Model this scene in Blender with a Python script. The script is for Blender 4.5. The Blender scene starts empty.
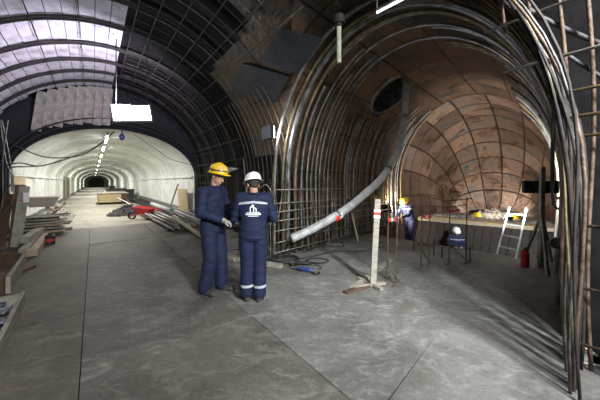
import bpy, bmesh, math, random
from mathutils import Vector, Matrix, noise, Euler
from mathutils.bvhtree import BVHTree
random.seed(7)
R = random.Random(11)
C = bpy.context.scene.collection
PI = math.pi
F = 267.0; H = 1.55; HY = 182.0

# ------------------------------------------------------------ coordinates
dA = Vector((-.612, .791, 0)); rA = Vector((.791, .612, 0))     # axis / right of the finished tunnel
dB = Vector((.683, .730, 0)); rB = Vector((.730, -.683, 0))     # axis / right of the steel lined tunnel
def PA(al, lat, z=0): return dA*al + rA*lat + Vector((0, 0, z))
def PB(s, b, z=0): return dB*s + rB*b + Vector((0, 0, z))
def G(px, py):                    # point on the floor
    Y = F*H/(py-HY); return Vector(((px-300)/F*Y, Y, 0))
def Q(px, py, Y): return Vector(((px-300)/F*Y, Y, H-(py-HY)/F*Y))

# ------------------------------------------------------------ materials
def M(name, c1, c2=None, scale=6, rough=.7, metal=0, bump=.0, detail=6, c3=None, coord='Object', stretch=None, spec=.5):
    m = bpy.data.materials.new(name); m.use_nodes = True
    nt = m.node_tree; b = nt.nodes['Principled BSDF']
    b.inputs['Roughness'].default_value = rough; b.inputs['Metallic'].default_value = metal
    b.inputs['Specular IOR Level'].default_value = spec
    b.inputs['Base Color'].default_value = (*c1, 1)
    if c2 is None: return m
    tc = nt.nodes.new('ShaderNodeTexCoord'); src = tc.outputs[coord]
    if stretch:
        mp = nt.nodes.new('ShaderNodeMapping'); mp.inputs['Scale'].default_value = stretch
        nt.links.new(src, mp.inputs[0]); src = mp.outputs[0]
    n = nt.nodes.new('ShaderNodeTexNoise'); n.inputs['Scale'].default_value = scale; n.inputs['Detail'].default_value = detail
    n.inputs['Roughness'].default_value = .65
    nt.links.new(src, n.inputs['Vector'])
    r = nt.nodes.new('ShaderNodeValToRGB'); nt.links.new(n.outputs['Fac'], r.inputs[0])
    r.color_ramp.elements[0].position = .36; r.color_ramp.elements[0].color = (*c1, 1)
    r.color_ramp.elements[1].position = .64; r.color_ramp.elements[1].color = (*c2, 1)
    if c3:
        e = r.color_ramp.elements.new(.5); e.color = (*c3, 1)
    nt.links.new(r.outputs[0], b.inputs['Base Color'])
    if bump:
        n2 = nt.nodes.new('ShaderNodeTexNoise'); n2.inputs['Scale'].default_value = scale*4; n2.inputs['Detail'].default_value = 5
        nt.links.new(src, n2.inputs['Vector'])
        bp = nt.nodes.new('ShaderNodeBump'); bp.inputs['Strength'].default_value = bump; bp.inputs['Distance'].default_value = .02
        nt.links.new(n2.outputs['Fac'], bp.inputs['Height']); nt.links.new(bp.outputs[0], b.inputs['Normal'])
    return m
def EM(name, col, st):
    m = bpy.data.materials.new(name); m.use_nodes = True; nt = m.node_tree
    b = nt.nodes['Principled BSDF']; b.inputs['Base Color'].default_value = (*col, 1)
    b.inputs['Emission Color'].default_value = (*col, 1); b.inputs['Emission Strength'].default_value = st
    return m

mt = {}
def floor_mat(name, c1, c2, c3):
    m = bpy.data.materials.new(name); m.use_nodes = True; nt = m.node_tree; b = nt.nodes['Principled BSDF']
    L = nt.links.new; N = nt.nodes.new
    tc = N('ShaderNodeTexCoord')
    def nz(s, d, r=.6, st=None, dist=0):
        n = N('ShaderNodeTexNoise'); n.inputs['Scale'].default_value = s; n.inputs['Detail'].default_value = d; n.inputs['Roughness'].default_value = r
        n.inputs['Distortion'].default_value = dist
        if st:
            mp = N('ShaderNodeMapping'); mp.inputs['Scale'].default_value = st[:3]; mp.inputs['Rotation'].default_value = (0, 0, st[3])
            L(tc.outputs['Object'], mp.inputs[0]); L(mp.outputs[0], n.inputs['Vector'])
        else: L(tc.outputs['Object'], n.inputs['Vector'])
        return n
    a = nz(1.1, 8, .7, dist=.6); r = N('ShaderNodeValToRGB'); L(a.outputs['Fac'], r.inputs[0])
    r.color_ramp.elements[0].position = .33; r.color_ramp.elements[0].color = (*c1, 1)
    r.color_ramp.elements[1].position = .66; r.color_ramp.elements[1].color = (*c2, 1)
    s = nz(2.6, 9, .78, (1, 2.2, 1, .9), 1.6); rs = N('ShaderNodeValToRGB'); L(s.outputs['Fac'], rs.inputs[0])
    rs.color_ramp.elements[0].position = .5; rs.color_ramp.elements[0].color = (0, 0, 0, 1)
    rs.color_ramp.elements[1].position = .64; rs.color_ramp.elements[1].color = (1, 1, 1, 1)
    mx = N('ShaderNodeMixRGB'); mx.inputs[2].default_value = (*c3, 1)
    mu = N('ShaderNodeMath'); mu.operation = 'MULTIPLY'; mu.inputs[1].default_value = .6
    L(rs.outputs[0], mu.inputs[0]); L(mu.outputs[0], mx.inputs[0]); L(r.outputs[0], mx.inputs[1])
    # dark damp stains and grit
    g = nz(.55, 5, .6, dist=1.2); rg = N('ShaderNodeValToRGB'); L(g.outputs['Fac'], rg.inputs[0])
    rg.color_ramp.elements[0].position = .36; rg.color_ramp.elements[0].color = (.55, .53, .5, 1)
    rg.color_ramp.elements[1].position = .5; rg.color_ramp.elements[1].color = (1, 1, 1, 1)
    m2 = N('ShaderNodeMixRGB'); m2.blend_type = 'MULTIPLY'; m2.inputs[0].default_value = 1
    L(mx.outputs[0], m2.inputs[1]); L(rg.outputs[0], m2.inputs[2])
    k = nz(24, 6, .75); rk = N('ShaderNodeValToRGB'); L(k.outputs['Fac'], rk.inputs[0])
    rk.color_ramp.elements[0].position = .35; rk.color_ramp.elements[0].color = (.8, .8, .8, 1)
    rk.color_ramp.elements[1].position = .62; rk.color_ramp.elements[1].color = (1.15, 1.15, 1.15, 1)
    m3 = N('ShaderNodeMixRGB'); m3.blend_type = 'MULTIPLY'; m3.inputs[0].default_value = .8
    L(m2.outputs[0], m3.inputs[1]); L(rk.outputs[0], m3.inputs[2])
    L(m3.outputs[0], b.inputs['Base Color'])
    rr = N('ShaderNodeMapRange'); rr.inputs[3].default_value = .5; rr.inputs[4].default_value = .85; L(g.outputs['Fac'], rr.inputs[0]); L(rr.outputs[0], b.inputs['Roughness'])
    bp = N('ShaderNodeBump'); bp.inputs['Strength'].default_value = .35; bp.inputs['Distance'].default_value = .015
    L(k.outputs['Fac'], bp.inputs['Height']); L(bp.outputs[0], b.inputs['Normal'])
    return m
mt['floor'] = floor_mat('floor_concrete', (.10, .10, .09), (.20, .20, .185), (.34, .34, .32))
mt['floorL'] = floor_mat('floor_concrete_brown', (.065, .056, .044), (.135, .118, .092), (.215, .195, .155))
mt['floorM'] = floor_mat('floor_concrete_worn', (.070, .064, .053), (.145, .136, .116), (.265, .255, .23))
mt['floorA'] = floor_mat('floor_screed', (.20, .185, .14), (.34, .32, .25), (.42, .40, .33))
mt['white_lining'] = M('painted_lining', (.50, .51, .49), (.70, .71, .69), 2.2, .75, bump=.15, c3=(.64, .65, .62))
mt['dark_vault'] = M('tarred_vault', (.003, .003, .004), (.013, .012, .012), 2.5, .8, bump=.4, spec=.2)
mt['navy'] = M('navy_membrane', (.001, .0012, .004), (.002, .003, .009), 3, .8, bump=.3)
mt['rebar'] = M('rusty_rebar', (.055, .035, .022), (.15, .105, .075), 14, .6, .35, bump=.3)
mt['rebar_dark'] = M('dark_rebar', (.010, .008, .008), (.032, .026, .022), 14, .75, .2, bump=.2)
mt['rebar_black'] = M('sooty_rebar', (.03, .028, .026), (.12, .11, .10), 9, .5, .5, bump=.2)
mt['rebar_grey'] = M('grey_rebar', (.12, .115, .10), (.28, .265, .235), 12, .45, .6, bump=.2)
mt['rebar_tan'] = M('yellowish_rebar', (.10, .07, .035), (.22, .165, .085), 12, .5, .4, bump=.2)
mt['pipe_grey'] = M('pale_grey_pipe', (.26, .27, .27), (.48, .49, .48), 7, .5, .1, bump=.15)
mt['steel'] = M('steel_rib', (.09, .09, .09), (.30, .29, .27), 5, .42, .6, bump=.1)
mt['wood'] = M('pale_timber', (.30, .235, .15), (.46, .38, .26), 5, .75, bump=.2, stretch=(1, 1, 6))
mt['board_dark'] = M('blackish_timber', (.018, .013, .010), (.055, .04, .03), 5, .85, bump=.25)  # darkest timber tone, for the sloped shuttering boards
mt['board_old'] = M('old_board', (.16, .145, .125), (.36, .33, .29), 5, .8, bump=.25)
mt['wood_grey'] = M('weathered_timber', (.20, .185, .15), (.36, .335, .27), 5, .8, bump=.25, stretch=(1, 1, 6))
mt['wood_green'] = M('greenish_timber', (.25, .25, .19), (.42, .42, .33), 5, .8, bump=.25)
mt['wood_dark'] = M('dark_timber', (.055, .032, .02), (.13, .08, .05), 5, .8, bump=.25)
mt['ply'] = M('plywood', (.40, .30, .17), (.52, .41, .25), 4, .7, bump=.1)
mt['lagging'] = M('limewashed_board', (.30, .27, .26), (.66, .63, .66), 2.4, .75, bump=.25, c3=(.58, .55, .57), detail=8)
mt['black'] = M('black_rubber', (.012, .012, .013), (.025, .025, .027), 10, .6)
mt['black_metal'] = M('black_metal', (.008, .010, .012), (.016, .02, .022), 10, .45)
mt['white'] = M('white_paint', (.75, .75, .73), (.85, .85, .83), 10, .5)
mt['red'] = M('red_paint', (.42, .02, .025), (.6, .04, .04), 6, .45, bump=.1)
mt['tape_red'] = M('red_tape', (.65, .03, .02), (.75, .05, .03), 6, .5)
mt['gravel'] = M('dark_gravel', (.012, .011, .010), (.045, .042, .04), 22, .9, bump=.9)
mt['rubble'] = M('rubble', (.11, .10, .085), (.42, .40, .36), 9, .9, bump=.8)
mt['scrap'] = M('blue_grey_scrap', (.08, .09, .12), (.30, .32, .40), 16, .5, .3, bump=.6)
mt['yellow_helmet'] = M('yellow_plastic', (.78, .50, .02), (.84, .56, .03), 3, .3)
mt['white_helmet'] = M('white_plastic', (.80, .80, .80), (.86, .86, .86), 3, .3)
mt['skin'] = M('skin', (.42, .22, .15), (.52, .30, .21), 12, .55)
mt['hair'] = M('dark_hair', (.02, .015, .012), (.05, .04, .035), 60, .7, bump=.5)
mt['glove'] = M('grey_work_glove', (.24, .23, .21), (.40, .39, .36), 25, .85, bump=.3)
mt['boot'] = M('dusty_boot', (.02, .02, .022), (.08, .078, .075), 16, .7, bump=.3)
mt['sole'] = M('grey_sole', (.06, .06, .06), (.12, .12, .12), 16, .8)
mt['reflect'] = M('reflective_print', (.70, .72, .76), (.8, .82, .85), 8, .4)
mt['blue_tool'] = M('blue_plastic', (.012, .03, .13), (.03, .06, .2), 6, .4)
def cloth(name, stripes, c1=(.0035, .0075, .032), c2=(.007, .014, .055)):
    m = M(name, c1, c2, 9, .8, bump=.3)
    nt = m.node_tree; b = nt.nodes['Principled BSDF']; L = nt.links.new; N = nt.nodes.new
    tc = N('ShaderNodeTexCoord'); sp = N('ShaderNodeSeparateXYZ'); L(tc.outputs['Object'], sp.inputs[0])
    ax = N('ShaderNodeMath'); ax.operation = 'ABSOLUTE'; L(sp.outputs[0], ax.inputs[0])
    tot = None
    for (z, hw, xmax, vs) in stripes:
        zz = N('ShaderNodeMath'); zz.operation = 'MULTIPLY_ADD'; L(ax.outputs[0], zz.inputs[0]); zz.inputs[1].default_value = vs; L(sp.outputs[2], zz.inputs[2])
        c = N('ShaderNodeMath'); c.operation = 'COMPARE'; L(zz.outputs[0], c.inputs[0]); c.inputs[1].default_value = z; c.inputs[2].default_value = hw
        l = N('ShaderNodeMath'); l.operation = 'LESS_THAN'; L(ax.outputs[0], l.inputs[0]); l.inputs[1].default_value = xmax
        mu = N('ShaderNodeMath'); mu.operation = 'MULTIPLY'; L(c.outputs[0], mu.inputs[0]); L(l.outputs[0], mu.inputs[1])
        if tot is None: tot = mu
        else:
            a = N('ShaderNodeMath'); a.operation = 'MAXIMUM'; L(tot.outputs[0], a.inputs[0]); L(mu.outputs[0], a.inputs[1]); tot = a
    old = b.inputs['Base Color'].links[0].from_socket
    mx = N('ShaderNodeMixRGB'); mx.inputs[2].default_value = (.42, .45, .48, 1)
    L(tot.outputs[0], mx.inputs[0]); L(old, mx.inputs[1]); L(mx.outputs[0], b.inputs['Base Color'])
    return m
mt['jacket'] = cloth('navy_jacket', [(1.355, .014, .19, .12)])
mt['jacket_plain'] = M('navy_jacket_plain', (.0035, .0075, .032), (.007, .014, .055), 9, .8, bump=.3)
mt['jacket_band'] = cloth('navy_jacket_band', [(1.30, .010, .5, 0)])
mt['trousers'] = cloth('navy_trousers', [(.215, .016, 1, 0)])
mt['trousers_plain'] = M('navy_trousers_plain', (.0035, .0075, .032), (.007, .014, .055), 9, .8, bump=.3)

def steel_vault_mat(name, cols, us, vs, rough=.42, metal=.55, msize=.025, var=.75):
    """rusty steel lining, plates laid out in the surface's own UVs"""
    m = bpy.data.materials.new(name); m.use_nodes = True; nt = m.node_tree; b = nt.nodes['Principled BSDF']
    L = nt.links.new; N = nt.nodes.new
    uv = N('ShaderNodeUVMap'); mp = N('ShaderNodeMapping'); mp.inputs['Scale'].default_value = (us, vs, 1)
    L(uv.outputs[0], mp.inputs[0])
    br = N('ShaderNodeTexBrick'); br.offset = 0; br.inputs['Scale'].default_value = 1
    br.inputs['Brick Width'].default_value = 1; br.inputs['Row Height'].default_value = 1
    br.inputs['Mortar Size'].default_value = msize; br.inputs['Mortar Smooth'].default_value = .4
    br.inputs['Color1'].default_value = (var, var, var, 1); br.inputs['Color2'].default_value = (1.25, 1.2, 1.15, 1); br.inputs['Mortar'].default_value = (.25, .2, .18, 1)
    L(mp.outputs[0], br.inputs['Vector'])
    tc = N('ShaderNodeTexCoord')
    n = N('ShaderNodeTexNoise'); n.inputs['Scale'].default_value = 1.3; n.inputs['Detail'].default_value = 9; n.inputs['Roughness'].default_value = .68; n.inputs['Distortion'].default_value = .7
    L(tc.outputs['Object'], n.inputs['Vector'])
    r = N('ShaderNodeValToRGB'); L(n.outputs['Fac'], r.inputs[0])
    while len(r.color_ramp.elements) < len(cols): r.color_ramp.elements.new(.5)
    for i, c in enumerate(cols):
        r.color_ramp.elements[i].position = .3+.42*i/(len(cols)-1); r.color_ramp.elements[i].color = (*c, 1)
    m1 = N('ShaderNodeMixRGB'); m1.blend_type = 'MULTIPLY'; m1.inputs[0].default_value = 1
    L(r.outputs[0], m1.inputs[1]); L(br.outputs['Color'], m1.inputs[2])
    # chalky drips and weld streaks
    w = N('ShaderNodeTexNoise'); w.inputs['Scale'].default_value = 5; w.inputs['Detail'].default_value = 6; w.inputs['Distortion'].default_value = 2
    L(tc.outputs['Object'], w.inputs['Vector'])
    rw = N('ShaderNodeValToRGB'); L(w.outputs['Fac'], rw.inputs[0]); rw.color_ramp.elements[0].position = .64; rw.color_ramp.elements[1].position = .74
    m2 = N('ShaderNodeMixRGB'); m2.inputs[2].default_value = (.34, .33, .31, 1)
    mu = N('ShaderNodeMath'); mu.operation = 'MULTIPLY'; mu.inputs[1].default_value = .55; L(rw.outputs[0], mu.inputs[0])
    L(mu.outputs[0], m2.inputs[0]); L(m1.outputs[0], m2.inputs[1]); L(m2.outputs[0], b.inputs['Base Color'])
    b.inputs['Metallic'].default_value = metal; b.inputs['Roughness'].default_value = rough
    ad = N('ShaderNodeMath'); ad.operation = 'MULTIPLY_ADD'; ad.inputs[1].default_value = -.8
    L(br.outputs['Fac'], ad.inputs[0]); L(w.outputs['Fac'], ad.inputs[2])
    bp = N('ShaderNodeBump'); bp.inputs['Strength'].default_value = .5; bp.inputs['Distance'].default_value = .04
    L(ad.outputs[0], bp.inputs['Height']); L(bp.outputs[0], b.inputs['Normal'])
    return m
mt['steelB'] = steel_vault_mat('steel_lining', [(.03, .028, .025), (.07, .06, .05), (.16, .095, .055), (.06, .056, .053)], 1/1.1, 1/1.0)
mt['dome'] = steel_vault_mat('rusty_panel_lining', [(.035, .03, .028), (.17, .115, .085), (.36, .24, .175), (.24, .22, .21), (.06, .056, .053)], 1.0, 1.0, rough=.36, metal=.6, msize=.045, var=.45)
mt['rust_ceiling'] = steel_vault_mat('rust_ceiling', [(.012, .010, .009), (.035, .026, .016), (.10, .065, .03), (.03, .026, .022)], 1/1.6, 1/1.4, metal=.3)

# ------------------------------------------------------------ mesh helpers
def box(bm, c, size, rot=None):
    r = bmesh.ops.create_cube(bm, size=1)
    m = Matrix.Translation(Vector(c)) @ (rot.to_4x4() if rot is not None else Matrix.Identity(4)) @ Matrix.Diagonal((*size, 1))
    bmesh.ops.transform(bm, matrix=m, verts=r['verts']); return r['verts']
def frame_from(d, up=Vector((0, 0, 1))):
    d = d.normalized()
    if abs(d.dot(up)) > .99: up = Vector((1, 0, 0))
    s = d.cross(up).normalized(); u = s.cross(d).normalized()
    return Matrix((s, d, u)).transposed()      # columns side, dir, up
def beam(bm, a, b, w, h, up=Vector((0, 0, 1)), roll=0):
    a = Vector(a); b = Vector(b); m = frame_from(b-a, up)
    if roll: m = m @ Matrix.Rotation(roll, 3, 'Y')
    return box(bm, (a+b)/2, (w, (b-a).length, h), m)
def tube(bm, pts, r, seg=8, caps=True, closed=False):
    pts = [Vector(p) for p in pts]; n = len(pts)
    rs = r if isinstance(r, (list, tuple)) else [r]*n
    rings = []; up = None
    for i, p in enumerate(pts):
        t = (pts[min(i+1, n-1)]-pts[max(i-1, 0)]).normalized()
        if up is None:
            a = Vector((0, 0, 1)) if abs(t.z) < .9 else Vector((1, 0, 0)); up = (a-t*a.dot(t)).normalized()
        else:
            up = up-t*up.dot(t)
            up = up.normalized() if up.length > 1e-6 else t.orthogonal().normalized()
        s = t.cross(up)
        rings.append([bm.verts.new(p+(up*math.cos(k*2*PI/seg)+s*math.sin(k*2*PI/seg))*rs[i]) for k in range(seg)])
    for i in range(n-1):
        for k in range(seg):
            bm.faces.new((rings[i][k], rings[i][(k+1) % seg], rings[i+1][(k+1) % seg], rings[i+1][k]))
    if caps:
        bm.faces.new(rings[0][::-1]); bm.faces.new(rings[-1])
def hollow(bm, pts, ro, ri, seg=20):
    """open pipe with a wall thickness"""
    a = len(bm.verts)
    tube(bm, pts, ro, seg, caps=False); o = list(bm.verts)[a:]
    b_ = len(bm.verts)
    tube(bm, pts, ri, seg, caps=False); i_ = list(bm.verts)[b_:]
    for e in (slice(0, seg), slice(-seg, None)):
        oo = o[e]; ii = i_[e]
        for k in range(seg): bm.faces.new((oo[k], oo[(k+1) % seg], ii[(k+1) % seg], ii[k]))
def spline(pts, n=8):
    pts = [Vector(p) for p in pts]; out = []
    P = [pts[0]*2-pts[1]]+pts+[pts[-1]*2-pts[-2]]
    for i in range(1, len(P)-2):
        for k in range(n):
            t = k/n; a, b, c, d = P[i-1], P[i], P[i+1], P[i+2]
            out.append(.5*((2*b)+(c-a)*t+(2*a-5*b+4*c-d)*t*t+(3*b-a-3*c+d)*t**3))
    out.append(pts[-1]); return out
def ell(bm, c, s, rot=None, seg=16):
    r = bmesh.ops.create_uvsphere(bm, u_segments=seg, v_segments=seg//2+2, radius=1)
    m = Matrix.Translation(Vector(c)) @ (rot.to_4x4() if rot is not None else Matrix.Identity(4)) @ Matrix.Diagonal((*s, 1))
    bmesh.ops.transform(bm, matrix=m, verts=r['verts'])
def BM(): return bmesh.new()
def obj(name, bm, m, parent=None, smooth=False, local=False, bevel=0, normals=True):
    if normals: bmesh.ops.recalc_face_normals(bm, faces=bm.faces[:])
    me = bpy.data.meshes.new(name); bm.to_mesh(me); bm.free()
    o = bpy.data.objects.new(name, me); C.objects.link(o)
    for x in (m if isinstance(m, (list, tuple)) else [m]): me.materials.append(mt[x] if isinstance(x, str) else x)
    if smooth: me.polygons.foreach_set('use_smooth', [True]*len(me.polygons))
    if parent:
        o.parent = parent
        if not local:
            root = parent; off = Vector()
            while root: off += root.location; root = root.parent
            me.transform(Matrix.Translation(-off))
    elif not local:
        vs = [v.co for v in me.vertices]
        c = Vector((sum(v.x for v in vs)/len(vs), sum(v.y for v in vs)/len(vs), min(v.z for v in vs)))
        me.transform(Matrix.Translation(-c)); o.location = c
    if bevel:
        b = o.modifiers.new('bevel', 'BEVEL'); b.width = bevel; b.segments = 2; b.limit_method = 'ANGLE'
    return o
def tag(o, label=None, cat=None, group=None, kind=None):
    if label: o['label'] = label
    if cat: o['category'] = cat
    if group: o['group'] = group
    if kind: o['kind'] = kind
    return o
def thing(name, loc, label, cat, group=None, rz=0):
    o = bpy.data.objects.new(name, None); C.objects.link(o); o.location = loc; o.rotation_euler = (0, 0, rz); o.empty_display_size = .1
    return tag(o, label, cat, group)
def struct(name, bm, m, smooth=False, normals=True):
    o = obj(name, bm, m, smooth=smooth, normals=normals, local=True); o['kind'] = 'structure'; return o
def rod(name, pts, r, m, label, cat='rebar', group=None, seg=6):
    bm = BM(); tube(bm, pts, r, seg); return tag(obj(name, bm, m, smooth=True), label, cat, group)

# ------------------------------------------------------------ tunnel profiles
def profile(cx, hw, spring, crown, n=48, nw=10, inset=0, z0=0, undercut=0):
    pts = []
    for i in range(nw):
        t = i/nw; z = z0+(spring-z0)*t; pts.append((cx-(hw-inset)+undercut*(1-t)**2, z))
    for i in range(n+1):
        a = PI-PI*i/n; pts.append((cx+(hw-inset)*math.cos(a), spring+(crown-spring-inset)*math.sin(a)))
    for i in range(nw-1, -1, -1):
        t = i/nw; z = z0+(spring-z0)*t; pts.append((cx+(hw-inset)-undercut*(1-t)**2, z))
    return pts
ACX, AHW, ASP, ACR = .4, 3.2, 1.6, 4.85
BCX, BHW, BSP, BCR = -1.98, 2.22, 1.5, 4.35
ICX, IHW, ISP, ICR = .7, 2.7, 1.75, 3.45
def halfA(z): return AHW if z <= ASP else AHW*math.sqrt(max(0, 1-((z-ASP)/(ACR-ASP))**2))
def halfB(z): return BHW if z <= BSP else BHW*math.sqrt(max(0, 1-((z-BSP)/(BCR-BSP))**2))
ALB = 11.5
def s_start(b, z):       # where the steel tunnel leaves the chamber
    return (ACX+halfA(z)-b*rB.dot(rA))/dB.dot(rA)

def grid_surface(bm, rows, uvs=None, keep=None, mats=None):
    vr = [[bm.verts.new(p) for p in row] for row in rows]
    lay = bm.loops.layers.uv.new('UVMap') if uvs else None
    for i in range(len(rows)-1):
        for j in range(len(rows[0])-1):
            if keep and not keep(i, j): continue
            f = bm.faces.new((vr[i][j], vr[i][j+1], vr[i+1][j+1], vr[i+1][j]))
            f.smooth = True
            if mats: f.material_index = mats(i, j)
            if lay:
                for l, (a, b) in zip(f.loops, ((i, j), (i, j+1), (i+1, j+1), (i+1, j))): l[lay].uv = uvs[a][b]
    for v in [v for v in bm.verts if not v.link_faces]: bm.verts.remove(v)
def arclen(pr):
    L = [0]
    for i in range(1, len(pr)): L.append(L[-1]+math.hypot(pr[i][0]-pr[i-1][0], pr[i][1]-pr[i-1][1]))
    return L
# chamber vault
prA = profile(ACX, AHW, ASP, ACR, 110, 20); LA = arclen(prA)
als = [-5+i*.08 for i in range(int((ALB+5)/.08)+1)]+[ALB]
rows = [[PA(al, p[0], p[1]) for p in prA] for al in als]
uvs = [[(al, l) for l in LA] for al in als]
def keepA(i, j):
    c = (rows[i][j]+rows[i][j+1]+rows[i+1][j+1]+rows[i+1][j])/4
    s = c.dot(dB); b = c.dot(rB); al = c.dot(dA); lat = c.dot(rA)
    if lat > ACX and s > 0 and abs(b-BCX) < halfB(c.z) and c.z < BCR: return False
    return True
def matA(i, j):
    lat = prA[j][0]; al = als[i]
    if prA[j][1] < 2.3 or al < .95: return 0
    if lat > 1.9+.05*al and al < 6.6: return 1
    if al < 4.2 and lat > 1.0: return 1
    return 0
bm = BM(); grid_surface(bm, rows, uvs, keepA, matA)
for v in bm.verts:          # trim the opening exactly to the arch
    if v.is_boundary and v.co.dot(rA) > ACX and v.co.z < BCR and 0 < v.co.dot(dA) < 8:
        b = v.co.dot(rB); tg = BCX+halfB(v.co.z)*(1 if b > BCX else -1); d = (tg-b)/dA.dot(rB)
        if abs(d) < .2: v.co += dA*d
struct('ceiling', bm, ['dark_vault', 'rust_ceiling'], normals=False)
# back of the chamber, behind the camera
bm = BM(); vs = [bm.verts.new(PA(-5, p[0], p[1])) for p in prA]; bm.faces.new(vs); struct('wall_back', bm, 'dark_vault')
# steel lined tunnel
prB = profile(BCX, BHW, BSP, BCR, 64, 16, z0=-2.2); LB = arclen(prB)
NS = 70; SE = 10.0
rows = []; uvs = []
for i in range(NS+1):
    row = []; u = []
    for k, (b, z) in enumerate(prB):
        s0 = s_start(b, z)-.03; s = s0+(SE-s0)*i/NS
        row.append(PB(s, b, z)); u.append((s, LB[k]))
    rows.append(row); uvs.append(u)
hole_c = None
bm = BM()
HS, HB = 6.92, -3.15    # the round shaft opening in the lining
def keepB(i, j):
    c = (rows[i][j]+rows[i+1][j+1])/2
    if c.z < 2: return True
    return (c.dot(dB)-HS)**2+((c.dot(rB)-HB)*1.25)**2 > .60**2
grid_surface(bm, rows, uvs, keepB)
struct('ceiling.001', bm, 'steelB', normals=False)
# end dome
rows = []; uvs = []; ND = 26
for i in range(ND+1):
    ph = i/ND*PI/2*.985; row = []; u = []
    for k, (b, z) in enumerate(prB):
        c = math.cos(ph)**.85; cb = max(.0, math.cos(ph))**.22; zb = .0
        row.append(PB(SE+5.6*math.sin(ph), BCX+(b-BCX)*cb, zb+(z-zb)*(c if z > zb else 1))); u.append((i/ND*8, (LB[k]-2.2)/(LB[-1]-4.4)*11))
    rows.append(row); uvs.append(u)
bm = BM(); grid_surface(bm, rows, uvs); struct('wall_far', bm, 'dome', normals=False)
# bulkhead between the chamber and the finished tunnel
o_ = profile(ACX, AHW, ASP, ACR, 48, 10); i_ = profile(ICX, IHW, ISP, ICR, 48, 10)
bm = BM(); grid_surface(bm, [[PA(ALB, *p) for p in o_], [PA(ALB, *p) for p in i_], [PA(ALB+.25, *p) for p in i_]])
struct('wall_front', bm, 'navy')
# finished tunnel with slightly raised lining rings
bm = BM(); rws = []; al = ALB+.25
AE = 104
while al < AE:
    for (d, ins) in ((0, .0), (1.70, .0), (1.78, .05), (2.26, .05), (2.34, 0)):
        rws.append([PA(al+d, *p) for p in profile(ICX, IHW, ISP, ICR, 40, 8, inset=ins)])
    al += 2.36
grid_surface(bm, rws)
for f in bm.faces: f.smooth = False
struct('ceiling.002', bm, 'white_lining')
bm = BM(); L_ = profile(ICX, IHW, ISP, ICR, 40, 8); L2 = [(ICX+(a-ICX)*.72, z*.8) for a, z in L_]
grid_surface(bm, [[PA(AE-1, *p) for p in L_], [PA(AE-1, *p) for p in L2], [PA(AE+1, *p) for p in L2]])
struct('wall_end', bm, 'white_lining')
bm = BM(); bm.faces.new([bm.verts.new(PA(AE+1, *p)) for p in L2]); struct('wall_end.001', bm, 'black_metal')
# skirting stripe on the right wall of the finished tunnel
bm = BM(); beam(bm, PA(ALB+.3, ICX+IHW-.09, .17), PA(AE-1, ICX+IHW-.09, .17), .16, .34); struct('baseboard_right', bm, M('grey_skirting', (.10, .10, .10), (.17, .17, .165), 5, .8))
bm = BM(); beam(bm, PA(ALB+.3, ICX-IHW+.04, .12), PA(AE-1, ICX-IHW+.04, .12), .08, .24); struct('baseboard_left', bm, mt['grey_skirting'] if 'grey_skirting' in mt else bpy.data.materials['grey_skirting'])
# cornice line where wall meets vault
for i, l in enumerate((ICX-IHW+.045, ICX+IHW-.045)):
    bm = BM(); beam(bm, PA(ALB+.3, l, ISP+.02), PA(AE-1, l, ISP+.02), .09, .07); struct('trim_%d' % (i+1), bm, 'white_lining')

# ------------------------------------------------------------ floor slabs
def slab(name, poly, m, z=0, t=.18, bev=.005):
    bm = BM(); top = [bm.verts.new(Vector((p.x, p.y, z))) for p in poly]; bot = [bm.verts.new(Vector((p.x, p.y, z-t))) for p in poly]
    bm.faces.new(top); bm.faces.new(bot[::-1])
    n = len(poly)
    for k in range(n): bm.faces.new((top[k], bot[k], bot[(k+1) % n], top[(k+1) % n]))
    bmesh.ops.recalc_face_normals(bm, faces=bm.faces[:])
    es = [e for e in bm.edges if all(v.co.z > z-.01 for v in e.verts)]
    bmesh.ops.bevel(bm, geom=es, offset=bev, segments=2, affect='EDGES')
    return struct(name, bm, m)
g = .0035
k = 0
def rect(a0, a1, l0, l1, m, z=0):
    global k
    slab('floor' if k == 0 else 'floor.%03d' % k, [PA(a0+.006, l0+g), PA(a1-.006, l0+g), PA(a1-.006, l1-g), PA(a0+.006, l1-g)], m, z); k += 1
rect(-5, 2.3, -2.8, -.097, 'floorL', .004); rect(2.3, 4.08, -2.8, -.085, 'floorL', 0); rect(4.08, 7.0, -2.8, -.085, 'floorL', .005); rect(7.0, 11.5, -2.8, -.085, 'floorL', 0)
rect(-5, 2.8, -.085, 1.4515, 'floorM', 0); rect(2.8, 5.3, -.085, 1.4515, 'floorM', .005); rect(5.3, 8.4, -.085, 1.45, 'floorM', 0); rect(8.4, 11.5, -.085, 1.45, 'floorL', .004)
rect(4.6, 8.2, 1.45, 3.6, 'floor', 0); rect(8.2, 11.5, 1.45, 3.6, 'floorL', .003)
rect(11.5, AE+2, ICX-IHW, ICX+IHW, 'floorA', 0)
# slabs that turn into the steel lined tunnel, edge of the pit at s = 7
PIT0, PIT1 = 7.05, 12.2
def polyAB(name, pts, m, z=0): slab(name, pts, m, z)
def at_lat(lat, b):     # point on line lat (finished tunnel) and b (steel tunnel)
    s = (lat-b*rB.dot(rA))/dB.dot(rA); return PB(s, b)
g2 = .007; q0 = at_lat(1.4505, -.84-g2); q1 = at_lat(1.4505, -.84+g2)
slab('floor.020', [PA(4.59, 1.4505), q0, PB(3.1, -.84), q1, PA(-5, 1.4505), PA(-5, 3.6), PB(3.2, .26), PB(PIT0, .26), PB(PIT0+.2, -4.25), PB(3.2, -4.25)], 'floor', .001, bev=.002)
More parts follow.
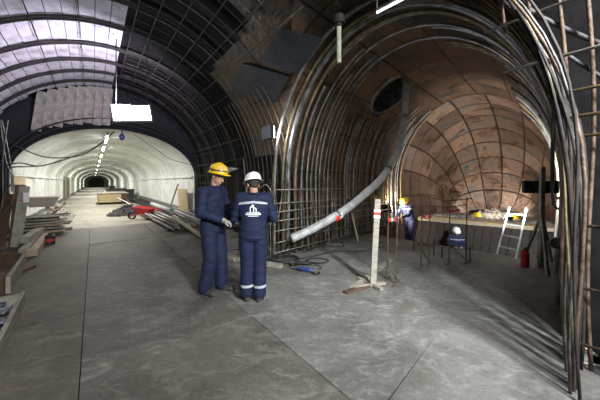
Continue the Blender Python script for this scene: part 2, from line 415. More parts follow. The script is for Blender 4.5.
# ground under the slabs and the pit
bm = BM()
for pts in ([PA(-5, -2.9, -.17), PA(-5, 3.9, -.17), PA(ALB+1, 3.9, -.17), PA(ALB+1, -2.9, -.17)], [PB(2, -4.3, -.175), PB(2, .3, -.175), PB(6.9, .3, -.175), PB(6.9, -4.3, -.175)]):
    bm.faces.new([bm.verts.new(p) for p in pts])
struct('floor.030', bm, 'gravel')
bm = BM(); bm.faces.new([bm.verts.new(p) for p in (PB(6.5, -4.3, -1.8), PB(6.5, .3, -1.8), PB(16, .3, -1.8), PB(16, -4.3, -1.8))]); struct('floor.031', bm, 'gravel')
bm = BM(); beam(bm, PB(6.92, -4.25, -.99), PB(6.92, .26, -.99), .12, 1.62); struct('wall_pit', bm, 'rubble')
# far floor behind the pit and its shuttering
slab('floor.032', [PB(PIT1+.03, -4.2), PB(15.9, -4.2), PB(15.9, .25), PB(PIT1+.03, .25)], 'rubble', 0)

# ------------------------------------------------------------ chamber reinforcement
def hoopA(al, lat0, lat1, r, m, label, group, inset=.10, n=60, jit=0, name='rebar_hoop'):
    pr = profile(ACX, AHW, ASP, ACR, 90, 14, inset=inset)
    pts = [PA(al+jit*noise.noise(Vector((al*3, p[0], 0))), p[0], p[1]) for p in pr if lat0 <= p[0] <= lat1]
    return rod(name, pts, r, m, label, 'rebar', group)
# lime-washed lagging boards on the left half of the vault
pr = profile(ACX, AHW, ASP, ACR, 90, 14, inset=.045); La = arclen(pr)
jc = min(range(len(pr)), key=lambda j: abs(pr[j][0]-.52)); Lc = La[jc]
def on_profile(L, pr=pr, La=La):
    for j in range(1, len(La)):
        if La[j] >= L:
            t = (L-La[j-1])/(La[j]-La[j-1]); return (pr[j-1][0]*(1-t)+pr[j][0]*t, pr[j-1][1]*(1-t)+pr[j][1]*t)
    return pr[-1]
bw = .245; nb = 14
for i in range(nb):
    L1 = Lc-i*bw-.006; L0 = Lc-(i+1)*bw+.006
    if L0 < 0: break
    a = on_profile(L0); b = on_profile(L1)
    bm = BM(); dz = R.uniform(0, .018)
    a0 = 3.5+R.uniform(0, .5); a1 = ALB-.25+R.uniform(-.15, .1)
    c = Vector(((a[0]+b[0])/2, (a[1]+b[1])/2)); d = Vector((b[0]-a[0], b[1]-a[1]))
    p0 = PA(a0, c.x, c.y-dz); p1 = PA(a1, c.x, c.y-dz)
    upv = (PA(0, -d.y, d.x)).normalized()
    beam(bm, p0, p1, d.length, .03, up=upv)
    lab = 'lime-washed lagging board under the left vault, between the crown edge and the springing' if 0 < i < nb-1 else ('lime-washed lagging board at the vault crown, right edge of the white boarding' if i == 0 else 'lime-washed lagging board lowest on the left vault side')
    tag(obj('lagging_board', bm, 'lagging', bevel=.006), lab, 'board', 'white lagging boards on the left vault')
# short boards hanging at the end of the vault over the finished tunnel
for i in range(8):
    lat = .42-i*.235
    zt = ASP+(ACR-ASP)*math.sqrt(max(0, 1-((lat-ACX)/AHW)**2))-.1; zi = ISP+(ICR-ISP)*math.sqrt(max(0, 1-((lat-ICX)/IHW)**2))
    bm = BM(); zb = max(zi+.13, zt-1.15)+R.uniform(-.04, .06)
    beam(bm, PA(ALB-.30, lat, zt), PA(ALB-.12, lat-.08-.012*i, zb-.08), .232, .025, up=dA)
    tag(obj('hanging_board', bm, 'board_old', bevel=.004), 'short bare board hanging at the vault end above the finished tunnel', 'board', 'short boards over the tunnel mouth')
# main hoops, doubled bars
for i, al in enumerate([3.6, 4.6, 5.6, 6.6, 7.7, 8.7, 9.6, 10.5]):
    bm = BM(); pr2 = profile(ACX, AHW, ASP, ACR, 90, 14, inset=.11)
    hi = 2.2 if al < 7 else 9
    for dx in (0, .06):
        tube(bm, [PA(al+dx+.02*noise.noise(Vector((al*3, p[0]*2, dx))), p[0], p[1]-dx*.3) for p in pr2 if p[0] <= hi], .026, 6)
    tag(obj('rebar_hoop', bm, 'rebar_dark', smooth=True), 'dark paired reinforcement hoop spanning the left chamber vault under the white boards', 'rebar', 'main hoops of the left chamber')
# finer hoops on the dark right haunch
al = 3.9; i = 0
while al < 11.2:
    hi = 9 if al > 7 else 2.35
    hoopA(al+R.uniform(-.04, .04), .6, hi, .008, 'rebar_black' if i % 3 == 0 else 'rebar_dark', 'thin hoop bar on the dark right half of the left chamber vault', 'thin hoops on the dark vault', .16)
    al += .3; i += 1
for lat, a0 in ((.62, 2.4), (.95, 2.4), (1.3, 2.6), (1.65, 2.6), (1.98, 2.8), (2.3, 2.9), (2.62, 6.2), (2.95, 6.6), (3.2, 6.9), (3.36, 7.0)):
    j = min(range(len(pr)//2, len(pr)), key=lambda j: abs(pr[j][0]-lat))
    z = ASP+(ACR-.18-ASP)*math.sqrt(max(0, 1-((lat-ACX)/(AHW-.18))**2)) if lat < 3.4 else 1.2
    rod('rebar_rod', [PA(a0, lat, z), PA(7, lat+R.uniform(-.03, .03), z), PA(11.3, lat, z)], .010, 'rebar_black', 'long straight rebar running lengthwise along the dark right half of the left vault', 'rebar', 'lengthwise bars on the dark vault')
for lat in (-2.55, -2.2, -1.6, -.9, -.25):
    z = ASP+(ACR-.13-ASP)*math.sqrt(1-((lat-ACX)/(AHW-.13))**2)
    rod('rebar_rod', [PA(3.6, lat, z), PA(7, lat+.02, z), PA(11.2, lat, z)], .007, 'rebar_dark', 'thin lengthwise rebar tied under the white boards', 'rebar', 'lengthwise bars under the white boards')
# tie wires dangling
for i in range(16):
    lat = R.choice((-2.0, -1.6, -.9, -.25, .2)); al = R.choice((5.6, 6.6, 7.7, 8.7)); z = ASP+(ACR-.13-ASP)*math.sqrt(1-((lat-ACX)/(AHW-.13))**2)
    p = PA(al, lat, z); q = p+Vector((R.uniform(-.2, .2), R.uniform(-.2, .2), -R.uniform(.05, .2)))
    rod('tie_wire', [p, (p+q)/2+Vector((0, 0, -.04)), q, q+Vector((R.uniform(-.06, .06), 0, .05))], .004, 'black', 'curled tie wire dangling from the hoops under the white boards', 'wire', 'tie wires under the white boards', 5)
# right wall lattice of the chamber near the pillar
for i in range(10):
    al = 4.9+i*.22
    pr3 = profile(ACX, AHW, ASP, ACR, 60, 14, inset=.14)
    pts = [PA(al, p[0], p[1]) for p in pr3 if p[0] > 2.75]
    rod('rebar_hoop', pts, .011, 'rebar', 'upright rebar of the lattice on the pillar behind the two workers', 'rebar', 'upright bars on the pillar')
for z in (.2, .45, .7, .95, 1.2, 1.5, 1.8, 2.2, 2.6):
    lat = ACX+(AHW-.16 if z < 1.6 else (AHW-.16)*math.sqrt(1-((z-1.6)/3.1)**2))
    rod('rebar_rod', [PA(4.7+R.uniform(0, .2), lat, z), PA(8.5, lat, z+R.uniform(-.04, .04)), PA(11.3, lat, z)], .010, 'rebar_dark', 'level rebar along the right wall of the left chamber', 'rebar', 'level bars on the right wall of the left chamber')
# arches round the mouth of the finished tunnel
for i, (sc, al) in enumerate(((.14, 11.42), (.30, 11.36))):
    prx = profile(ICX-sc*.15, IHW+sc*.4-.02, ISP, ICR+sc, 60, 12)
    bm = BM(); tube(bm, [PA(al, min(p[0], 3.44), p[1]) for p in prx], .03 if i else .045, 8)
    lab = ['thick black arch rib closest round the mouth of the finished tunnel', 'thinner black arch rib second out round the mouth of the finished tunnel'][i]
    tag(obj('arch_rib', bm, 'rebar_dark' if i else 'navy', smooth=True), lab, 'arch rib', 'ribs round the tunnel mouth')

# dark plates and bracket on the rusty ceiling
def castA(px, py):            # where the line of sight meets the chamber vault
    for q in range(200, 1400):
        p = Q(px, py, q*.01); lat = p.dot(rA)
        if abs(lat-ACX) > halfA(p.z) or p.z > ACR: break
    th = math.atan2((p.z-ASP)/(ACR-ASP), (lat-ACX)/AHW); return p.dot(dA), th
dplate = M('dark_plate', (.020, .024, .030), (.045, .05, .058), 3, .45, .5, bump=.2)
def platA(quad, label):
    cs = [castA(*q) for q in quad]; n = 8; bm = BM(); lay = []
    for ins in (.03, .06):
        g_ = []
        for i in range(n+1):
            row = []
            for j in range(n+1):
                u, v = i/n, j/n
                al = (cs[0][0]*(1-u)+cs[1][0]*u)*(1-v)+(cs[3][0]*(1-u)+cs[2][0]*u)*v
                th = (cs[0][1]*(1-u)+cs[1][1]*u)*(1-v)+(cs[3][1]*(1-u)+cs[2][1]*u)*v
                row.append(bm.verts.new(PA(al, ACX+(AHW-ins)*math.cos(th), ASP+(ACR-ASP-ins)*math.sin(th))))
            g_.append(row)
        lay.append(g_)
    for g_ in lay:
        for i in range(n):
            for j in range(n): bm.faces.new((g_[i][j], g_[i+1][j], g_[i+1][j+1], g_[i][j+1]))
    edge = [(i, 0) for i in range(n)]+[(n, j) for j in range(n)]+[(i, n) for i in range(n, 0, -1)]+[(0, j) for j in range(n, 0, -1)]
    for k_, (i, j) in enumerate(edge):
        a, b = edge[(k_+1) % len(edge)]; bm.faces.new((lay[0][i][j], lay[0][a][b], lay[1][a][b], lay[1][i][j]))
    return tag(obj('steel_plate', bm, dplate), label, 'steel plate')
platA(((283, 27), (325, 38), (298, 73), (262, 57)), 'dark blue-grey steel plate on the rusty ceiling, upper of the two')
platA(((244, 62), (291, 76), (276, 102), (233, 89)), 'dark blue-grey steel plate on the rusty ceiling, lower of the two')
# hanging pipe stub with flange
pt = Q(339, 20, 4.3)
def roofA(x, y):
    v = Vector((x, y, 0)); lat = v.dot(rA); return ASP+(ACR-ASP)*math.sqrt(max(0, 1-((lat-ACX)/AHW)**2))
zc = min(roofA(pt.x, pt.y), 9)
for Yt in [3+.02*i for i in range(150)]:
    pt = Q(339, 22, Yt)
    if roofA(pt.x, pt.y) < pt.z+.05: break
t = thing('hanging_pipe', pt, 'short pale pipe hanging straight down from a flange on the rusty ceiling', 'pipe')
bm = BM(); tube(bm, [pt+Vector((0, 0, .02)), pt-Vector((0, 0, 41/F*pt.y))], .032, 14); obj('pipe', bm, 'wood_green', t, smooth=False)
bm = BM(); tube(bm, [pt+Vector((0, 0, .08)), pt+Vector((0, 0, -.03))], .08, 20); tube(bm, [pt+Vector((0, 0, -.03)), pt+Vector((0, 0, -.07))], .045, 16); obj('flange', bm, 'rebar_dark', t)

# ------------------------------------------------------------ curved ribs of the steel tunnel
def ribB(s, z_lo_l, z_lo_r, r, m, label, group, inset=.09, name='steel_rib', lo=None, hi=None, wob=.03):
    prr = profile(BCX, BHW, BSP, BCR, 64, 12, inset=inset, undercut=.06); n = len(prr)
    i0 = int((lo if lo is not None else 0)*(n-1)); i1 = int((hi if hi is not None else 1)*(n-1))
    sd = R.uniform(0, 99)
    pts = []
    for p in prr[i0:i1+1]:
        pts.append(PB(s+wob*noise.noise(Vector((sd, p[0]*.8, p[1]*.8))), p[0], max(.0, p[1])))
    return rod(name, pts, r, m, label, 'steel rib', group, 8)
# full arches at the opening
for i, (s, r, ins, m) in enumerate(((3.62, .034, .10, 'rebar_grey'), (3.82, .03, .13, 'rebar_tan'), (4.0, .05, .10, 'steel'), (4.2, .034, .12, 'rebar_tan'))):
    prr = profile(BCX, BHW, BSP, BCR, 64, 12, inset=ins); bm = BM()
    tube(bm, [PB(s, b, z) for (b, z) in prr if not (s < 3.9 and b > -.9)], r, 10)
    tag(obj('portal_arch', bm, m, smooth=True), ['outermost grey pipe arch at the pillar side of the steel tunnel mouth', 'second arch in from the pillar side of the steel tunnel mouth, yellowish', 'thickest grey arch pipe framing the whole steel tunnel mouth', 'yellowish arch pipe just inside the thickest grey arch'][i], 'arch rib')
mats_l = ['steel', 'steel', 'rebar_tan', 'steel', 'rebar_grey', 'steel']
s = 4.4; i = 0
while s < 9.9:
    ribB(s, 0, 0, R.choice((.016, .022, .028)), mats_l[i % 6], 'curved steel rib on the left side of the steel tunnel', 'left side ribs of the steel tunnel', lo=0, hi=(R.choice((.34, .40, .44, .38)) if s < 5.5 else R.choice((.28, .30, .31)) if s < 7.9 else R.choice((.34, .40, .36))), inset=R.uniform(.07, .15))
    s += .17; i += 1
s = 4.3; i = 0
while s < 9.8:
    ribB(s, 0, 0, R.choice((.014, .02, .026)), ['steel', 'rebar_tan', 'rebar_grey', 'steel'][i % 4], 'curved pipe on the right side of the steel tunnel', 'right side pipes of the steel tunnel', lo=R.choice((.56, .62, .66, .7) if s < 5.8 else (.66, .7, .74)), hi=1, inset=R.uniform(.04, .1), name='curved_pipe')
    s += .14; i += 1
for s in (3.95, 4.3, 4.75, 5.25):
    ribB(s, 0, 0, .028, 'steel', 'curved rib high on the crown, passing right to left over the steel tunnel', 'crown ribs of the steel tunnel', lo=.36, hi=.84)
# dense upright bundle at the right edge
for i in range(26):
    s = 2.7+i*.052; b = BCX+BHW-R.uniform(.05, .13); zt = R.uniform(2.9, 3.9)
    pts = []
    for q in range(15):
        z = zt*q/14; x = b if z < BSP else BCX+(b-BCX)*math.sqrt(max(0, 1-((z-BSP)/(BCR-BSP))**2))
        pts.append(PB(s+.03*math.sin(z*2+i), x-.03*math.sin(z*1.7+i), z+.0))
    rod('upright_bar', pts, R.choice((.010, .013, .017)), R.choice(('rebar_tan', 'rebar', 'rebar_dark', 'rebar_black', 'rebar_tan', 'rebar_dark')), 'upright bar of the dense bundle along the right edge', 'rebar', 'dense upright bars at the right edge')
# rebar grid in the top right corner
for (lat, z, a1, m) in ((2.72, 3.33, 0.98, 'rebar_tan'), (2.9, 2.95, 0.92, 'rebar_grey'), (2.98, 2.56, 0.80, 'rebar_grey'), (3.05, 2.28, .50, 'rebar_tan'), (3.08, 2.08, .38, 'rebar_tan'), (3.1, 1.92, .30, 'rebar_tan'), (3.1, 1.2, .3, 'rebar'), (3.1, .7, .3, 'rebar'), (3.1, .25, .35, 'rebar')):
    rod('rebar_rod', [PA(a1, lat, z), PA(-.5, lat, z+.01), PA(-2.2, lat, z)], .013, m, 'level ribbed rebar of the open grid in the top right corner' if z > 1.5 else 'ribbed rebar sticking out low at the right edge', 'rebar', 'level bars of the grid in the top right corner' if z > 1.5 else 'low level bars at the right edge')
for i, (al, zlo) in enumerate(((.78, 2.9), (.6, 2.75), (.42, 0), (.27, 0), (.1, 0), (-.1, 0))):
    pts = []
    for q in range(20):
        z = zlo+(4.3-zlo)*q/19; hw = (AHW-.16) if z < 1.6 else (AHW-.16)*math.sqrt(1-((z-1.6)/3.15)**2)
        pts.append(PA(al+.02*math.sin(z*2), ACX+hw-.22+.02*math.sin(z*3+i), z))
    rod('rebar_hoop', pts, .015, 'rebar', 'short rusty upright in the top right grid, ending above head height' if zlo else 'rusty upright of the open grid at the right edge, reaching the floor', 'rebar', 'uprights of the right grid')
# three ends sticking out at the bottom right
for (a, b_) in (((561, 356), (600, 366)), ((572, 378), (604, 384)), ((566, 335), (598, 356))):
    y = 2.35; p = Q(a[0], a[1], y); q = Q(b_[0], b_[1], y-.15)
    rod('rebar_end', [p, (p+q)/2+Vector((0, 0, -.01)), q], .012, 'rebar_grey', 'cut rebar end jutting out over the floor at the bottom right', 'rebar', 'rebar ends at the bottom right')

# steel mesh in front of the left wall of the steel tunnel
for i in range(30):
    s = 3.55+i*.165+R.uniform(-.04, .04); b = BCX-BHW+.26+R.uniform(-.05, .05); zt = R.uniform(1.15, 1.75)
    pts = [PB(s, b, .0), PB(s+R.uniform(-.04, .04), b+.02, zt*.5), PB(s+R.uniform(-.08, .08), b-R.uniform(0, .1), zt)]
    rod('rebar_rod', pts, R.choice((.009, .012)), R.choice(('rebar', 'rebar_grey', 'rebar')), 'upright rod of the rebar mesh along the left wall of the steel tunnel', 'rebar', 'upright rods of the left mesh')
for z in (.15, .36, .56, .76, .95, 1.14, 1.36):
    b = BCX-BHW+.29
    rod('rebar_rod', [PB(3.45, b+R.uniform(-.03, .03), z+R.uniform(-.04, .04)), PB(5, b, z+R.uniform(-.04, .04)), PB(6.6, b, z+R.uniform(-.03, .03)), PB(8.5, b, z)], .011, 'rebar_grey', 'level rod of the rebar mesh along the left wall of the steel tunnel', 'rebar', 'level rods of the left mesh')
# a second layer bulging toward the workers
for i in range(9):
    p = G(233+i*6.5, 266-i*1.0); p = p+Vector((0, R.uniform(0, .5), 0)); zt = R.uniform(1.3, 2.1)
    rod('starter_bar', [p, p+Vector((R.uniform(-.05, .05), 0, zt*.5)), p+Vector((R.uniform(-.12, .12), R.uniform(0, .15), zt))], .011, R.choice(('rebar', 'rebar_grey')), 'free-standing starter bar at the pillar corner right of the worker in the white helmet', 'rebar', 'starter bars at the pillar corner')
for z in (.22, .45, .68, .9, 1.1):
    a = G(228, 264)+Vector((0, .2, z)); b = G(292, 257)+Vector((0, .2, z+R.uniform(-.05, .05)))
    rod('rebar_rod', [a, (a+b)/2+Vector((0, R.uniform(-.05, .05), R.uniform(-.03, .03))), b], .010, 'rebar', 'level rod tied across the starter bars at the pillar corner', 'rebar', 'level rods at the pillar corner')
# bent hook bar
p = G(270, 262)+Vector((0, .1, 0))
rod('hooked_bar', spline([p, p+Vector((0, 0, 1.1)), p+Vector((.0, 0, 1.38)), p+Vector((-.1, 0, 1.5)), p+Vector((-.22, 0, 1.42))], 6), .011, 'rebar_grey', 'pale rebar bent into a hook at its top beside the pillar', 'rebar')

# round shaft collar
hz = BSP+(BCR-BSP)*math.sqrt(1-((HB-BCX)/BHW)**2); hc = PB(HS, HB, hz)
nrm = (PB(0, (HB-BCX)/BHW**2, (hz-BSP)/(BCR-BSP)**2)).normalized()
t = thing('shaft_opening', hc, 'dark round shaft opening with a steel collar in the steel tunnel lining, pipe passing through', 'shaft')
fm = frame_from(nrm); sx = fm.col[0]; sz = fm.col[2]
bm = BM()
for (r0, o0, r1, o1) in ((.57, -.06, .68, -.03), (.57, -.06, .57, .7)):
    a = []; b = []
    for q in range(32):
        d = sx*math.cos(q*2*PI/32)+sz*math.sin(q*2*PI/32); a.append(bm.verts.new(hc+d*r0+nrm*o0)); b.append(bm.verts.new(hc+d*r1+nrm*o1))
    for q in range(32): bm.faces.new((a[q], a[(q+1) % 32], b[(q+1) % 32], b[q]))
obj('collar', bm, 'steel', t)
bm = BM(); bm.faces.new([bm.verts.new(hc+(sx*math.cos(q*2*PI/32)+sz*math.sin(q*2*PI/32))*.57+nrm*.7) for q in range(32)]); obj('cap', bm, 'black_metal', t)

# the long pale hose from the shaft to the mesh
Yh = hc.y
path = [Q(406, 72, Yh+.25), Q(405.5, 95, Yh-.15), Q(404, 122, 6.9), Q(398.5, 148, 6.6), Q(385, 174, 6.3), Q(366, 193, 6.0), Q(345, 210, 5.7), Q(318, 226, 5.4), Q(291, 239, 5.15)]
t = thing('ventilation_pipe', path[-1], 'long pale grey pipe curving down from the shaft opening to the rebar mesh', 'pipe')
bm = BM(); hollow(bm, spline(path, 8), .084, .072, 20); obj('pipe', bm, 'pipe_grey', t, smooth=True)
sp = spline(path, 8)
bm = BM(); tube(bm, [Q(340.5, 214, 5.64), Q(337.5, 216, 5.61)], .089, 20); obj('tape_band', bm, 'white', t)['label'] = 'white half of the tape band'
bm = BM(); tube(bm, [Q(337.5, 216, 5.61), Q(334, 218, 5.57)], .089, 20); obj('tape_band', bm, 'tape_red', t)['label'] = 'red half of the tape band'
bm = BM()
for w in (14, 30, 50): tube(bm, [sp[w], sp[w]+(sp[w+1]-sp[w]).normalized()*.05], .094, 20)
obj('coupling', bm, 'steel', t)
# drooping cable from the pipe
rod('cable', spline([Q(331, 216, 5.6), Q(334, 232, 5.7), Q(343, 244, 5.8), Q(341, 246.5, 6.2), Q(320, 246, 6.2), Q(303, 252, 5.8)], 8), .012, 'black', 'black cable drooping from the pale pipe to the floor', 'cable', None, 8)
# leaning stick by the mesh
bm = BM(); a = G(358, 241); b = Q(350, 205, a.y+.35); beam(bm, a, b, .035, .03); tag(obj('wooden_stick', bm, 'wood', bevel=.003), 'thin pale stick leaning on the mesh behind the pale pipe', 'stick')

# ------------------------------------------------------------ finished tunnel: lights, cables
tube_m = EM('tube_glow', (1.0, .98, .90), 16)
for i, al in enumerate((13.6, 17.6, 22.5, 28, 36, 48, 64, 86)):
    p = PA(al, .42, 3.33)
    t = thing('fluorescent_light', p, ['fluorescent strip light nearest the tunnel mouth, on the crown', 'second fluorescent strip light along the tunnel crown', 'third fluorescent strip light along the tunnel crown', 'fourth fluorescent strip light along the tunnel crown', 'fifth fluorescent strip light along the tunnel crown', 'sixth fluorescent strip light along the tunnel crown', 'seventh fluorescent strip light, far down the tunnel', 'farthest fluorescent strip light near the tunnel end'][i], 'strip light', 'strip lights in the finished tunnel')
    bm = BM(); beam(bm, PA(al-1.1, .42, 3.345), PA(al+1.1, .42, 3.345), .14, .05); obj('housing', bm, 'white', t)
    bm = BM(); tube(bm, [PA(al-1.0, .42, 3.29), PA(al+1.0, .42, 3.29)], .03, 10); obj('tube', bm, tube_m, t, smooth=True)
    l = bpy.data.lights.new('tube_light', 'AREA'); l.shape = 'RECTANGLE'; l.size = .3; l.size_y = 2; l.energy = 160 if i < 4 else 320; l.color = (1, .98, .90)
    lo = bpy.data.objects.new('tube_light', l); C.objects.link(lo); lo.location = PA(al, .42, 3.22); lo.rotation_euler = (0, 0, math.atan2(dA.y, dA.x)-PI/2)
rod('cable', spline([PA(ALB+.3, -2.0, 2.0), PA(13, -1.2, 2.2), PA(13.6, .1, 3.0), PA(12.3, .45, 3.4)], 8), .02, 'black', 'black cable sagging from the left wall up to the tunnel crown', 'cable', None, 8)
rod('cable', spline([PA(11.2, -1.8, 2.6), PA(11.8, -1.2, 2.35), PA(11.9, -.4, 2.45), PA(11.9, .2, 2.9), PA(11.8, .6, 3.4)], 8), .018, 'black', 'black cable hanging in a deep loop across the tunnel mouth', 'cable', None, 8)
rod('cable', spline([PA(11.9, 1.2, 3.38), PA(11.9, 1.9, 2.9), PA(11.9, 2.5, 2.5), PA(11.9, 3.3, 2.28)], 8), .010, 'black', 'thin black cable falling along the right of the tunnel mouth', 'cable', None, 8)
rod('cable', spline([Q(0, 166, 5), Q(20, 163, 5.2), Q(40, 166, 5.6), Q(62, 160, 6.5)], 8), .012, 'black', 'black cable stretched from the left edge to the tunnel mouth', 'cable', None, 8)
for i, (x0, x1, x2, y1) in enumerate(((2, 10, 14, 195), (8, 3, 2, 205), (0, 6, 12, 180))):
    rod('cable', spline([Q(x0, 120, 5.3), Q(x1, 160, 5.3), Q(x2, y1, 5.3), Q(x2-10, y1+18, 5.3)], 8), .009, 'rebar_grey', ['thin cable hanging at the far left, bowed to the right', 'thin cable hanging at the far left edge, almost straight', 'thin cable hanging at the far left, shortest'][i], 'cable', None, 6)

# wall recess doors in the tunnel (rust-brown niche frames)
for i, al in enumerate((30, 33.5)):
    t = thing('niche_door', PA(al, ICX-IHW+.08, 0), ['brown niche door on the left tunnel wall, nearer one', 'brown niche door on the left tunnel wall, farther one'][i], 'door')
    bm = BM(); beam(bm, PA(al, ICX-IHW+.1, .95), PA(al+1, ICX-IHW+.1, .95), .06, 1.9); obj('door_leaf', bm, 'wood_dark', t)
    bm = BM(); beam(bm, PA(al-.1, ICX-IHW+.12, 1.95), PA(al+1.1, ICX-IHW+.12, 1.95), .1, .1); beam(bm, PA(al-.08, ICX-IHW+.12, 0), PA(al-.08, ICX-IHW+.12, 1.9), .1, .1); beam(bm, PA(al+1.08, ICX-IHW+.12, 0), PA(al+1.08, ICX-IHW+.12, 1.9), .1, .1); obj('door_frame', bm, 'wood_grey', t)
# caged lamp by the mouth (unlit, dark)
t = thing('bulkhead_lamp', Q(122, 137, 9.4), 'small dark caged lamp at the crown of the tunnel mouth', 'lamp')
bm = BM(); c = Q(122, 137, 9.4); ell(bm, c, (.09, .09, .12)); obj('lamp_body', bm, 'blue_tool', t, smooth=True)
bm = BM(); tube(bm, [c+Vector((0, 0, .1)), c+Vector((0, 0, .3))], .02, 8); obj('stem', bm, 'black', t)

# floodlight hanging in the chamber
lp = Q(132, 113, 6.0)
t = thing('floodlight', lp, 'glaring rectangular floodlight hanging over the left side', 'floodlight')
fd = (Vector((0, 0, 1.9))-lp).normalized(); fd = Vector((fd.x, fd.y, .02)).normalized(); m3 = frame_from(fd) @ Matrix.Rotation(math.radians(8), 3, 'Y')
bm = BM(); box(bm, lp-fd*.06, (.80, .10, .40), m3); obj('housing', bm, 'black_metal', t, bevel=.01)
bm = BM(); box(bm, lp, (.72, .03, .32), m3); obj('lamp_face', bm, EM('flood_glow', (.80, .84, 1.0), 26), t)
bm = BM(); zr = roofA(lp.x, lp.y)
for sg in (-.3, .3): tube(bm, [lp+m3.col[0]*sg+Vector((0, 0, .2))-fd*.06, Vector((lp.x, lp.y, zr-.08))+m3.col[0]*sg-fd*.06], .012, 6)
obj('hanger', bm, 'rebar_dark', t)
def area(name, loc, target, e, col, sx=.5, sy=.5, spread=None):
    l = bpy.data.lights.new(name, 'AREA'); l.shape = 'RECTANGLE'; l.size = sx; l.size_y = sy; l.energy = e; l.color = col
    if spread: l.spread = spread
    o = bpy.data.objects.new(name, l); C.objects.link(o); o.location = loc
    o.rotation_euler = (Vector(target)-Vector(loc)).to_track_quat('-Z', 'Y').to_euler(); return o
def spot(name, loc, target, e, col, ang=120, blend=.6, size=.1):
    l = bpy.data.lights.new(name, 'SPOT'); l.energy = e; l.color = col; l.spot_size = math.radians(ang); l.spot_blend = blend; l.shadow_soft_size = size
    o = bpy.data.objects.new(name, l); C.objects.link(o); o.location = loc
    o.rotation_euler = (Vector(target)-Vector(loc)).to_track_quat('-Z', 'Y').to_euler(); return o
area('uplight', lp+Vector((0, 0, .28)), PA(10.5, -.9, 4.7), 150, (.82, .77, 1.0), .7, .2)

def work_lamp(loc, target, label, face_mat='glow_cool', w=.34, h=.24, stand=None):
    loc = Vector(loc); d = (Vector(target)-loc).normalized(); m_ = frame_from(d)
    t = thing('work_lamp', loc, label, 'work lamp')
    bm = BM(); box(bm, loc-d*.05, (w, .09, h), m_); obj('housing', bm, 'black_metal', t, bevel=.008)
    bm = BM(); box(bm, loc+d*.005, (w*.88, .02, h*.84), m_); obj('lamp_face', bm, face_mat, t)
    if stand:
        bm = BM()
        for q in stand: tube(bm, [loc-d*.05, Vector(q)], .012, 8)
        obj('stand', bm, 'rebar_dark', t)
    return t
mt['glow_cool'] = EM('lamp_glow_cool', (.85, .92, 1.0), 25); mt['glow_warm'] = EM('lamp_glow_warm', (1, .86, .66), 40)
# lamps of the steel tunnel
l1 = PB(8.3, BCX-BHW+.36, .70)
work_lamp(l1, PB(14, -1.5, 2.6), 'small work lamp glowing low on the left wall behind the bending worker', 'glow_warm', stand=[l1+Vector((0, 0, -1.4)), l1-rB*.35])
spot('lamp_left', l1+dB*.12, PB(13.5, -1.2, 2.8), 430, (1, .86, .72), 150)
l2 = PB(7.1, -.42, .6)
lamp_r = Q(541, 188, 4.95)
spot('lamp_right', lamp_r+dB*.18+Vector((0, 0, 0)), PB(10.0, .3, 1.7), 1200, (.86, .93, 1.0), 150)
lq = PB(12.75, -1.15, .22); spot('lamp_end', lq+Vector((0, 0, .05))+dB*.08, PB(14.6, -2.3, 2.2), 170, (1, .90, .76), 160)
work_lamp(lq, PB(14.6, -2.3, 2.2), 'small work lamp set on the spoil beyond the pit, facing the rusty end wall', 'glow_warm', .26, .18, stand=[PB(12.7, -1.0, .0), PB(12.7, -1.3, .0)])
lq = PB(9.3, -.6, -1.25); spot('pit_fill_light', lq+Vector((0, 0, .06))+dB*.06, PB(11.6, -2.4, 3.9), 170, (1, .90, .76), 100)  # unseen light added below the slab edge to brighten the rusty vault
work_lamp(lq, PB(11.6, -2.4, 3.9), 'added work lamp hidden down in the pit, shining up at the rusty vault', 'glow_warm', .26, .18, stand=[PB(9.2, -.4, -1.8), PB(9.2, -.8, -1.8), PB(9.5, -.6, -1.8)])
# lamp behind the pillar, throwing cool light on the left ribs
l3 = Q(262, 131, 6.3)
lq = Q(270, 133, 5.2); work_lamp(lq, PB(6.2, -3.4, 2.6), 'work lamp glaring at the pillar top beside the first ribs of the steel tunnel', 'glow_cool', .34, .26, stand=[lq+Vector((-.05, .75, .12))])
spot('lamp_pillar', lq+dB*.1+Vector((0, 0, .02)), PB(6.2, -3.4, 2.6), 130, (.85, .9, 1.0), 150)
# fill lights added above and behind the camera, out of view
for (loc, tg, e, col, w, h, lab) in ((PA(-3.4, .9, 4.0), PB(4.6, -1.8, 0), 430, (.95, .97, 1.0), .5, .3, 'added fill light under the vault behind the camera, aimed at the steel tunnel'),
                        (PA(-.6, 2.0, 4.0), Vector((1.6, 3.9, 0)), 38, (.95, .97, 1.0), .3, .2, 'smaller added fill light above the view, pointing down at the slab before the pit'),
                        (PA(-2.5, -.6, 3.9), PA(5, .6, 0), 48, (1, .93, .80), .5, .3, 'added fill light under the vault behind the camera, aimed at the finished tunnel')):
    work_lamp(loc, tg, lab, 'glow_cool', w, h, stand=[Vector(loc)+Vector((0, 0, .8))])
    d = (Vector(tg)-loc).normalized(); area('fill_light', Vector(loc)+d*.05, tg, e, col, w, h, math.radians(70 if h < .25 else 130))
# tube light at the top centre
a = Q(377, 12.5, 3.3); b = Q(403, -1, 3.0)
t = thing('batten_light', (a+b)/2, 'thin glowing tube light high at the top centre', 'tube light')
bm = BM(); tube(bm, [a, b], .013, 10); obj('tube', bm, EM('tube_white', (.95, .97, 1), 3.5), t)
bm = BM(); tube(bm, [a+Vector((0, 0, .03)), b+Vector((0, 0, .03))], .02, 8); tube(bm, [b+Vector((0, 0, .03)), b+Vector((.0, 0, 1.0))], .008, 6); tube(bm, [a+Vector((0, 0, .03)), a+Vector((.0, 0, .8))], .008, 6); obj('fitting', bm, 'steel', t)

